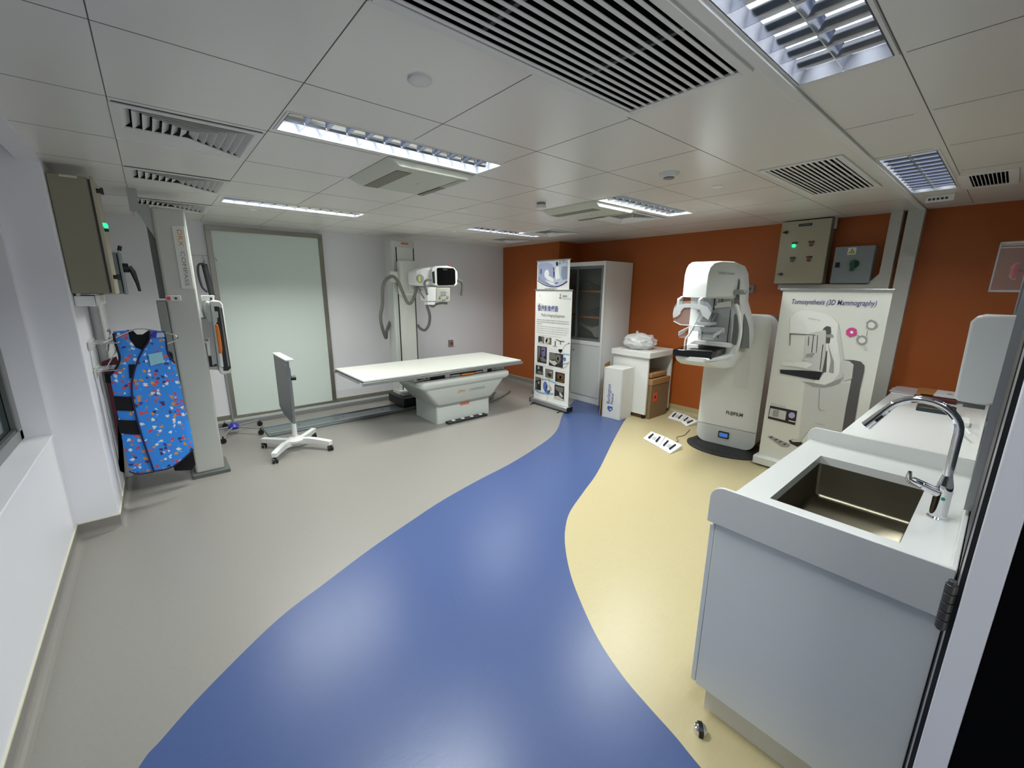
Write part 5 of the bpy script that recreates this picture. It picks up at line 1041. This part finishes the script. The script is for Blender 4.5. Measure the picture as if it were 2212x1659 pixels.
def pp(mi, pts, d=.001): k.m(mi); ngon(k, [z8(a, b, d) for a, b in pts])
pp(3, [(790, 700), (880, 702), (945, 715), (978, 750), (975, 800), (940, 950), (880, 1310), (855, 1330), (785, 1310), (820, 1100), (860, 900), (880, 760)], .0012)
pp(1, [(470, 920), (560, 940), (800, 900), (860, 900), (820, 1100), (785, 1312), (640, 1290), (520, 1275), (440, 1380), (415, 1375), (425, 1290)], .0014)
pp(1, [(790, 700), (850, 712), (885, 740), (870, 860), (800, 880)], .0016)
pp(0, [(340, 480), (345, 340), (400, 290), (480, 275), (620, 300), (700, 330), (750, 390), (770, 500), (790, 640), (805, 760), (790, 850), (720, 915), (620, 935), (540, 915), (560, 870), (600, 860), (640, 800), (650, 640), (640, 440), (600, 470), (550, 490), (470, 480), (340, 478)], .0018)
pp(1, [(752, 395), (770, 500), (790, 640), (805, 760), (790, 850), (720, 915), (620, 935), (600, 925), (700, 890), (760, 820), (770, 700), (740, 500)], .002)
pp(2, [(440, 885), (560, 900), (640, 915), (790, 850), (770, 890), (700, 925), (620, 937), (540, 925)], .0022)
pp(3, [(640, 420), (660, 412), (690, 420), (694, 460), (680, 560), (640, 560), (622, 440)], .0022)
pp(1, [(480, 480), (640, 445), (650, 460), (640, 810), (470, 780), (465, 640)], .0024)
pp(2, [(650, 485), (700, 480), (714, 495), (710, 510), (655, 510)], .0028); pp(3, [(650, 630), (660, 620), (650, 805), (615, 808)], .0026); pp(2, [(665, 560), (690, 640), (716, 720), (714, 815), (672, 805), (690, 700)], .0026)
pp(4, [(256, 783), (440, 790), (620, 805), (590, 872), (540, 868), (258, 815)], .003)
for p in ([(540, 490), (546, 490), (530, 640), (524, 640)], [(620, 570), (626, 570), (600, 790), (594, 790)], [(500, 500), (505, 500), (500, 580), (494, 580)], [(575, 490), (580, 490), (570, 640), (565, 640)], [(340, 474), (560, 488), (560, 492), (346, 480), (342, 580), (337, 580)]): pp(4, p, .003)
pp(2, [(480, 650), (555, 640), (530, 680), (470, 680)], .003); pp(1, [(445, 690), (530, 700), (525, 712), (445, 705)], .003); pp(0, [(275, 712), (370, 720), (470, 715), (540, 740), (480, 775), (400, 760), (280, 750)], .0032)
pp(2, [(590, 945), (596, 945), (588, 1100), (600, 1128), (640, 1132), (640, 1136), (596, 1134), (582, 1105)], .0022)
pp(4, [(330, 1388), (360, 1375), (440, 1400), (446, 1418), (405, 1442), (345, 1415)], .0024); pp(1, [(345, 1380), (400, 1375), (445, 1395), (440, 1402), (365, 1400)], .0026)
pp(4, [(172, 1090), (403, 1138), (385, 1258), (152, 1200)], .0014); pp(1, [(175, 1112), (312, 1140), (300, 1216), (160, 1182)], .002); pp(2, [(200, 1125), (250, 1132), (240, 1190), (190, 1180)], .0024)
ce_ = [(357 + 28 * math.cos(q * PI / 8), 1174 + 26 * math.sin(q * PI / 8)) for q in range(16)]; pp(7, ce_, .002); pp(6, [(330, 1215), (388, 1228), (386, 1235), (329, 1222)], .002)
pp(2, [(148, 1355), (175, 1348), (345, 1425), (320, 1445), (268, 1440)], .0014)
for q in ((180, 1362), (222, 1382), (258, 1400), (295, 1422)): pp(4, [(q[0] - 12, q[1]), (q[0] + 12, q[1] - 10), (q[0] + 14, q[1] - 4), (q[0] - 6, q[1] + 8)], .002)
def blob(mi, cx_, cy_, rx, ry, d, seed, n=26):
    random.seed(seed); pp(mi, [(cx_ + rx * (1 + random.uniform(-.13, .1)) * math.cos(q * 2 * PI / n), cy_ + ry * (1 + random.uniform(-.13, .1)) * math.sin(q * 2 * PI / n)) for q in range(n)], d)
blob(5, 865, 465, 50, 40, .0014, 1); blob(6, 868, 465, 14, 12, .0018, 2); blob(2, 955, 532, 48, 42, .0014, 3); blob(0, 958, 534, 30, 24, .0018, 4); blob(2, 1040, 402, 50, 42, .0014, 5); blob(0, 1036, 405, 30, 26, .0018, 6)
pp(2, [(915, 485), (935, 500), (930, 505), (910, 490)], .0012); pp(2, [(990, 500), (1000, 448), (1006, 450), (996, 502)], .0012); pp(1, [(985, 575), (1000, 618), (980, 612), (970, 580)], .0012)
k.build('printed_artwork', AM, sh3, smooth=0)
tx = MB(); a, b = z8(178, 1066, .001), z8(388, 1120, .001); text(tx, 'Diagnosing precisely in subtle pathology', z8(178, 1075, .001), b - a, (0, 0, 1), .016, w=.13); text(tx, 'in early screening mammography', z8(178, 1094, .001), b - a, (0, 0, 1), .016, w=.19)
a, b = z8(556, 1245, .004), z8(632, 1262, .004); text(tx, 'FUJIFILM', a, b - a, (0, 0, 1), .015, w=(b - a).length); a, b = z8(500, 350, .004), z8(600, 368, .004); text(tx, 'AMULET Innovality', a, b - a, (0, 0, 1), .014, w=(b - a).length); tx.build('small_text', INKG, sh3)
tag(MB().prism([PZ(*p, .004) for p in [(1648, 997), (1655, 993), (1690, 998), (1692, 1002), (1650, 1002)]], (0, 0, .02)).build('blue_strip', mat('dusty_blue', (134, 146, 176), .5), bevel=.003), 'dusty blue strip lying on the floor at the foot of the Tomosynthesis banner', 'strip')

# ================================================================ ORANGE WALL FITTINGS
XB = 5.42
t = thing('control_cabinet', 'beige control box with lit green lamp on the orange wall, above the wide banner', 'control box', (5.5, 1.58, 1.8))
Y0_, Y1_ = 1.345, 1.80
MB().box(XB + .02, XR - .001, Y0_, Y1_, 1.80, 2.455).build('body', BEIGE, t, bevel=.004)
MB().box(XB, XB + .018, Y0_, Y1_, 1.80, 2.455).build('door', BEIGEL, t, bevel=.004)
z4 = lambda x, y, xx=XB: PX(1640 + x / 6.9125, 430 + y / 6.9125, xx)
for (x, y), m__ in (((520, 698), GRNL), ((775, 684), REDB), ((494, 918), GRNO), ((741, 910), REDB)):
    a = z4(x, y); MB().cyl(a, a - Vector((.015, 0, 0)), .017, seg=20).build('lamp_button', m__, t)
for x, y, l in ((535, 655, 'POWER'), (782, 638, 'FAULT'), (500, 878, 'START'), (748, 865, 'STOP')):
    a = z4(x, y); pl = MB().box(a.x - .004, a.x, a.y - .026, a.y + .026, a.z - .009, a.z + .009).build('tag_plate', BLACK, t)
    tx = MB(); bars(tx, a + Vector((-.005, .02, -.004)), YD, ZU, .008, .04, len(l)); tx.build('lettering', INKG, pl)
a = z4(692, 385); pl = MB().box(a.x - .004, a.x, a.y - .06, a.y + .06, a.z - .013, a.z + .013).build('name_plate', BLACK, t); tx = MB(); bars(tx, a + Vector((-.005, .05, -.005)), YD, ZU, .010, .1, 9); tx.build('lettering', INKG, pl)
for x, y in ((405, 500), (328, 1122)):
    a = z4(x, y); MB().cyl(a, a - Vector((.014, 0, 0)), .015, seg=16).hexa([a + Vector((-.022, .03, -.004)), a + Vector((-.022, -.02, -.010)), a + Vector((-.012, -.02, -.010)), a + Vector((-.012, .03, -.004))], [a + Vector((-.022, .03, .004)), a + Vector((-.022, -.02, .010)), a + Vector((-.012, -.02, .010)), a + Vector((-.012, .03, .004))]).build('lock_knob', BLACK, t)
tag(MB().box(5.52, 5.575, 1.33, 1.36, 2.36, CH).build('conduit', WHITE, bevel=.004), 'short white conduit from the ceiling to the beige control box', 'conduit')
t = thing('isolator_switch', 'grey switch box with a green rotary handle right of the beige control box', 'switch box', (5.5, 1.12, 1.8))
MB().box(XB + .05, XR - .001, .965, 1.29, 1.80, 2.165).build('body', mat('grey_blue_enamel', (140, 148, 152), .45), t, bevel=.006)
XS = XB + .05
a = z4(1420, 970, XS); MB().cyl(a, a - Vector((.018, 0, 0)), .042, .036, seg=24).hexa([a + Vector((-.045, .024, -.065)), a + Vector((-.045, -.012, -.065)), a + Vector((-.018, -.012, -.065)), a + Vector((-.018, .024, -.065))], [a + Vector((-.045, .018, .03)), a + Vector((-.045, -.014, .03)), a + Vector((-.018, -.014, .03)), a + Vector((-.018, .018, .03))]).build('rotary_handle', GRN, t, bevel=.004)
a = z4(1385, 778, XS); pl = MB().box(a.x - .003, a.x, a.y - .034, a.y + .034, a.z - .034, a.z + .034).build('warning_sticker', WHITE, t); k = MB(); a2_ = a + Vector((-.0035, 0, 0)); k.m(1); k.poly([a2_ + Vector((0, -.026, -.02)), a2_ + Vector((0, .026, -.02)), a2_ + Vector((0, 0, .026))]); a2_ = a + Vector((-.0045, 0, 0)); k.m(0); k.poly([a2_ + Vector((0, -.019, -.016)), a2_ + Vector((0, .019, -.016)), a2_ + Vector((0, 0, .019))]); k.m(1); k.poly([a2_ + Vector((-.001, .004, .008)), a2_ + Vector((-.001, -.004, .0)), a2_ + Vector((-.001, .003, -.012)), a2_ + Vector((-.001, .0, .0))]); k.build('warning_triangle', [YEL, BLACK], pl)
a = z4(1170, 985, XS); MB().box(a.x - .006, a.x, a.y - .018, a.y + .018, a.z - .025, a.z + .025).cyl(a - Vector((.006, 0, 0)), a - Vector((.010, 0, 0)), .010, seg=14).build('lock', BLACK, t)
t = thing('wall_trunking', 'grey-white trunking that turns below the switch boxes and climbs to the ceiling', 'trunking', (5.55, 1.2, 1.74))
TR = mat('trunking_grey_white', (196, 196, 188), .45)
MB().box(5.50, XR - .001, .95, 1.78, 1.735, 1.795).build('level_run', TR, t, bevel=.003)
MB().box(5.50, XR - .001, .815, .905, 1.95, CH).build('upright_run', TR, t, bevel=.003)
MB().prism([(5.498, .815, 1.735), (5.498, .95, 1.735), (5.498, .98, 1.80), (5.498, .905, 1.89), (5.498, .905, 1.96), (5.498, .815, 1.96)], (.10, 0, 0)).build('bend', TR, t)
tag(MB().box(5.50, XR - .001, .665, .785, 0, CH).build('upright_trunking', TR, bevel=.003), 'wide upright grey-white trunking from ceiling to worktop on the orange wall', 'trunking')
t = thing('wall_socket', 'small grey wall socket on the orange wall right of the mammography head', 'socket', (XR, 2.1, 1.55))
a = PX(1622, 624, XR); MB().box(XR - .012, XR - .001, a.y - .04, a.y + .04, a.z - .05, a.z + .05).build('plate', MIDG, t, bevel=.003); MB().cyl((XR - .012, a.y + .01, a.z), (XR - .03, a.y + .01, a.z), .018, seg=14).build('plug', GREYD, t)
t = thing('wall_socket', 'white double socket low on the orange wall between machine and wide banner', 'socket', (XR, 1.9, .9))
a, b = PX(1658, 785, 5.3), PX(1652, 840, 5.3); MB().box(5.30, 5.33, min(a.y, b.y) - .03, max(a.y, b.y) + .03, b.z, a.z).build('plate', BEIGEL, t, bevel=.003); MB().cyl((5.30, (a.y + b.y) / 2, (a.z + b.z) / 2 - .05), (5.292, (a.y + b.y) / 2, (a.z + b.z) / 2 - .05), .008, seg=10).build('screw', BLACK, t)

# ================================================================ SINK UNIT AND WORKTOP
t = thing('sink_cabinet', 'pale grey sink base cabinet at the right, in front of the camera', 'cabinet', (2.1, .28, 0))
MB().box(1.515, 1.533, -.028, .585, .115, .858).box(2.722, 2.74, -.028, .585, .115, .858).box(1.533, 2.722, -.028, .585, .115, .133).build('carcass', ENDP, t, bevel=.002)
MB().box(1.545, 2.74, -.028, .55, 0, .113).build('toe_kick', mat('toe_grey', (224, 224, 214), .5), t)
for k_ in range(2):
    x = 1.518 + k_ * .61; d = MB().box(x, x + .605, .588, .606, .118, .845).build('door', ENDP, t, bevel=.002); MB().box(x + .25, x + .36, .606, .62, .80, .815).build('handle', ALU, d)
t = thing('worktop', 'white solid worktop with raised side splashes around the sink', 'worktop', (2.1, .28, .86))
wk = MB(); sx0, sx1, sy0, sy1 = 1.80, 2.50, .105, .50
for a, b, c_, d in ((1.515, sx0, -.028, .612), (sx1, 2.765, -.028, .612), (sx0, sx1, -.028, sy0), (sx0, sx1, sy1, .612)): wk.box(a, b, c_, d, .860, .900)
wk.build('slab', WORK, t)
def splash(x, th, y0, y1, z0, z1, r=.05):
    pts = [(x, y0, z0), (x, y0, z1)] + [(x, y1 - r + r * math.cos(a), z1 - r + r * math.sin(a)) for a in [PI / 2 - q * PI / 12 for q in range(7)]] + [(x, y1, z0)]
    return MB().prism(pts, (th, 0, 0))
splash(1.502, .013, -.026, .612, .862, 1.012, .05).build('side_splash', WORK, t, bevel=.002)
splash(2.745, .018, -.026, .625, .80, .972, .04).build('side_splash', WORK, t, bevel=.002)
MB().box(1.515, 2.745, -.028, -.014, .90, 1.0).build('back_splash', WORK, t, bevel=.003)
# sink bowl with coved corners
t = thing('sink', 'deep brushed steel rectangular sink set into the white worktop', 'sink', ((sx0 + sx1) / 2, (sy0 + sy1) / 2, .69))
k = MB(); rg = [ringrect(sx0 - .012, sx1 + .012, sy0 - .012, sy1 + .012, .859, .03), ringrect(sx0 - .002, sx1 + .002, sy0 - .002, sy1 + .002, .859, .02), ringrect(sx0, sx1, sy0, sy1, .855, .018), ringrect(sx0 + .004, sx1 - .004, sy0 + .004, sy1 - .004, .70, .02), ringrect(sx0 + .018, sx1 - .018, sy0 + .018, sy1 - .018, .684, .02)]
n = len(rg[0]); k.add([p for r in rg for p in r], [(i * n + j, i * n + (j + 1) % n, (i + 1) * n + (j + 1) % n, (i + 1) * n + j) for i in range(len(rg) - 1) for j in range(n)] + [tuple((len(rg) - 1) * n + j for j in range(n))])
k.build('bowl', SINKM, t, smooth=50); MB().lathe((2.15, .3, .684), [(.045, 0), (.043, .003), (.03, .002), (.028, -.004)], 24).build('drain', CHROME, t)
t = thing('mixer_tap', 'chrome gooseneck mixer tap with a side lever behind the sink', 'tap', (2.12, .045, .90))
FX, FY = 2.12, .045
MB().lathe((FX, FY, .90), [(.030, 0), (.030, .004), (.025, .010), (.024, .10), (.025, .105), (.022, .135), (.015, .165), (.0145, .17)], 28).build('body', CHROME, t)
path = [(FX, FY, 1.065), (FX, FY, 1.15), (FX, FY, 1.23)] + [(FX, .150 - .105 * math.cos(a), 1.232 + .10 * math.sin(a)) for a in [q * PI * .86 / 14 for q in range(1, 15)]]
nk = MB().tube(path, .0135, 18); nk.build('gooseneck', CHROME, t)
e0 = Vector(path[-1]); dr = (Vector(path[-1]) - Vector(path[-2])).normalized()
MB().cyl(e0, e0 + dr * .018, .0145, seg=20).build('ring', CHROME, t); MB().cyl(e0 + dr * .018, e0 + dr * .095, .0155, .019, seg=24).build('spray_head', CHROME, t)
MB().cyl(e0 + dr * .03 + Vector((-.012, -.008, 0)), e0 + dr * .06 + Vector((-.017, -.008, 0)), .006, seg=10).build('spray_button', BLACK, t)
MB().cyl((FX - .01, FY + .015, 1.0), (FX - .035, FY + .060, 1.022), .017, .015, seg=20).tube([(FX - .03, FY + .055, 1.02), (FX - .043, FY + .085, 1.032), (FX - .048, FY + .095, 1.038), (FX - .047, FY + .095, 1.066)], [.015, .015, .011, .006], 14).build('lever', CHROME, t)
MB().lathe((FX - .0243, FY - .004, .985), [(.006, -.001), (.006, .001)], 16, ax='x').build('green_dot', mat('green_dot', (20, 150, 120), .4), t)
# far desk
t = thing('white_desk', 'long white desk top continuing beyond the sink to the orange wall', 'desk', (4.1, .28, 0))
MB().box(2.77, XR - .003, -.028, .595, .762, .80).build('top', WORK, t, bevel=.003); MB().box(2.78, 2.80, 0, .56, 0, .76).box(5.5, 5.52, 0, .56, 0, .76).build('support_panel', WHITED, t)
MB().box(2.77, 5.5, -.028, -.014, .80, .93).build('back_splash', WORK, t)
# items on the far desk
def sheet(name, pts, z0, h, m__, label, cat, g=None):
    o_ = MB().prism([(a, b, z0) for a, b in pts], (0, 0, h)).build(name, m__, bevel=.002); return tag(o_, label, cat, g)
def rect(cx_, cy_, w_, d_, a): c_, s_ = math.cos(a), math.sin(a); return [(cx_ + p * c_ - q * s_, cy_ + p * s_ + q * c_) for p, q in ((-w_ / 2, -d_ / 2), (w_ / 2, -d_ / 2), (w_ / 2, d_ / 2), (-w_ / 2, d_ / 2))]
sheet('magazine', rect(5.20, .50, .28, .20, .1), .801, .018, mat('paper_white', (226, 228, 224), .4), 'white magazine at the bottom left of the papers on the far desk', 'magazine', 'papers on the far desk')
sheet('magazine', rect(5.22, .49, .28, .21, -.05), .820, .014, mat('paper_lilac', (186, 176, 180), .4), 'lilac-grey magazine lying on the white one at the far desk', 'magazine', 'papers on the far desk')
sheet('dark_red_folder', rect(5.15, .30, .30, .26, .05), .801, .030, mat('dark_red_folder', (92, 38, 36), .5), 'dark red folder under the envelopes on the far desk', 'folder', 'papers on the far desk')
sheet('brown_envelope', rect(5.25, .36, .30, .14, .05), .836, .010, mat('brown_paper', (176, 120, 66), .6), 'brown envelope between the white papers on the far desk', 'envelope', 'papers on the far desk')
sheet('white_folder', rect(5.22, .22, .30, .18, .0), .836, .014, mat('paper_bright', (236, 238, 240), .35), 'bright white folder with a small round mark on the far desk', 'folder', 'papers on the far desk')
tx = MB().lathe((5.2, .22, .8505), [(.02, 0), (.02, .0005)], 20); tag(tx.build('round_sticker', INKG), 'small grey round sticker on the bright white folder', 'sticker')
t = thing('black_case', 'flat black case lying on the far desk behind the tap', 'case', (4.6, .25, .801)); MB().prism([(a, b, .801) for a, b in rect(4.62, .25, .20, .22, .05)], (0, 0, .035)).build('body', mat('case_dark', (46, 54, 54), .4), t, bevel=.005); MB().prism([(a, b, .836) for a, b in rect(4.62, .17, .14, .03, .05)], (0, 0, .008)).build('clip', BLACK, t)
t = thing('white_adapter', 'white plug adapter with cable on the far desk beneath the dispenser', 'adapter', (4.3, .07, .801)); MB().box(4.2, 4.36, .05, .13, .801, .84).build('body', WHITE, t, bevel=.006); MB().tube(spline([(4.2, .09, .83), (4.1, .11, .86), (3.95, .08, .87), (3.8, .03, .85)], 5), .006, 8).build('cable', WHITE, t)
# dispenser and acrylic box on the near wall
t = thing('paper_towel_dispenser', 'white rounded paper towel dispenser on the wall above the worktop', 'dispenser', (2.95, .04, 1.23))
pr_ = [(-.028, 1.235), (-.028, 1.618), (.075, 1.618), (.098, 1.610), (.110, 1.59), (.103, 1.24), (.09, 1.225), (.0, 1.22)]
MB().prism([(2.8, y, z) for y, z in pr_], (.27, 0, 0)).build('cover', WHITE, t, bevel=.010, seg=3)
MB().box(2.84, 3.03, .0, .07, 1.195, 1.225).build('outlet', MIDG, t)
t = thing('acrylic_guard', 'clear acrylic guard box with a red switch inside, high on the near wall', 'guard box', (2.87, .03, 1.72))
ax0, ax1, ay0, ay1, az0, az1 = 2.8, 2.93, -.010, .080, 1.722, 1.930
MB().box(ax0, ax0 + .003, ay0, ay1, az0, az1).box(ax0, ax1, ay1 - .003, ay1, az0, az1).build('pane', CLEAR, t)
MB().box(ax0 - .001, ax1, ay0, ay1 + .001, az0, az0 + .008).box(ax0 - .001, ax1, ay0, ay1 + .001, az1 - .008, az1).box(ax0 - .001, ax0 + .003, ay0, ay1, az1 - .026, az1 - .022).box(ax0 - .001, ax0 + .003, ay1 - .004, ay1 + .001, az0, az1).build('edge', CLEARE, t)
t = thing('emergency_switch', 'red mushroom switch inside the clear acrylic guard', 'switch', (2.87, .0, 1.8)); MB().cyl((2.87, -.028, 1.81), (2.87, .012, 1.81), .016, seg=16).build('stem', RED, t); MB().lathe((2.87, .012, 1.81), [(.035, 0), (.035, .012), (.02, .022)], 24, ax='y').build('button', RED, t)
# door stop on the floor
t = thing('door_stop', 'half-round steel door stop with black rubber on the cream floor', 'door stop', (1.43, .51, 0))
MB().lathe((1.43, .51, 0), [(.025, 0), (.025, .020), (.022, .027), (.014, .031), (.001, .032)], 28).build('steel_dome', CHROME, t)
ds_d, ds_n = Vector((math.cos(.62), math.sin(.62), 0)), Vector((-math.sin(.62), math.cos(.62), 0))
MB().prism([Vector((1.43, .51, 0)) + ds_d * a_ + Vector((0, 0, b_)) - ds_n * .009 for a_, b_ in ((.0268, 0), (.0268, .021), (.0235, .0288), (.015, .0330), (0, .0338), (-.015, .0330), (-.0235, .0288), (-.0268, .021), (-.0268, 0))], ds_n * .018).build('rubber_band', BLACK, t, bevel=.002)

# ================================================================ camera, world, view
cam = bpy.data.cameras.new('camera'); cam.sensor_width = 36; cam.lens = F / 2212 * 36; cam.clip_start = .02
co = bpy.data.objects.new('camera', cam); C.objects.link(co); co.matrix_world = Matrix.Translation(EYE) @ CM.to_4x4(); bpy.context.scene.camera = co
w = bpy.data.worlds.new('world'); bpy.context.scene.world = w; w.use_nodes = True
w.node_tree.nodes['Background'].inputs[0].default_value = (.94, .97, 1.0, 1); w.node_tree.nodes['Background'].inputs[1].default_value = 1.7
vs = bpy.context.scene.view_settings; vs.view_transform = 'Standard'; vs.look = 'None'; vs.gamma = 1; vs.exposure = -0.28
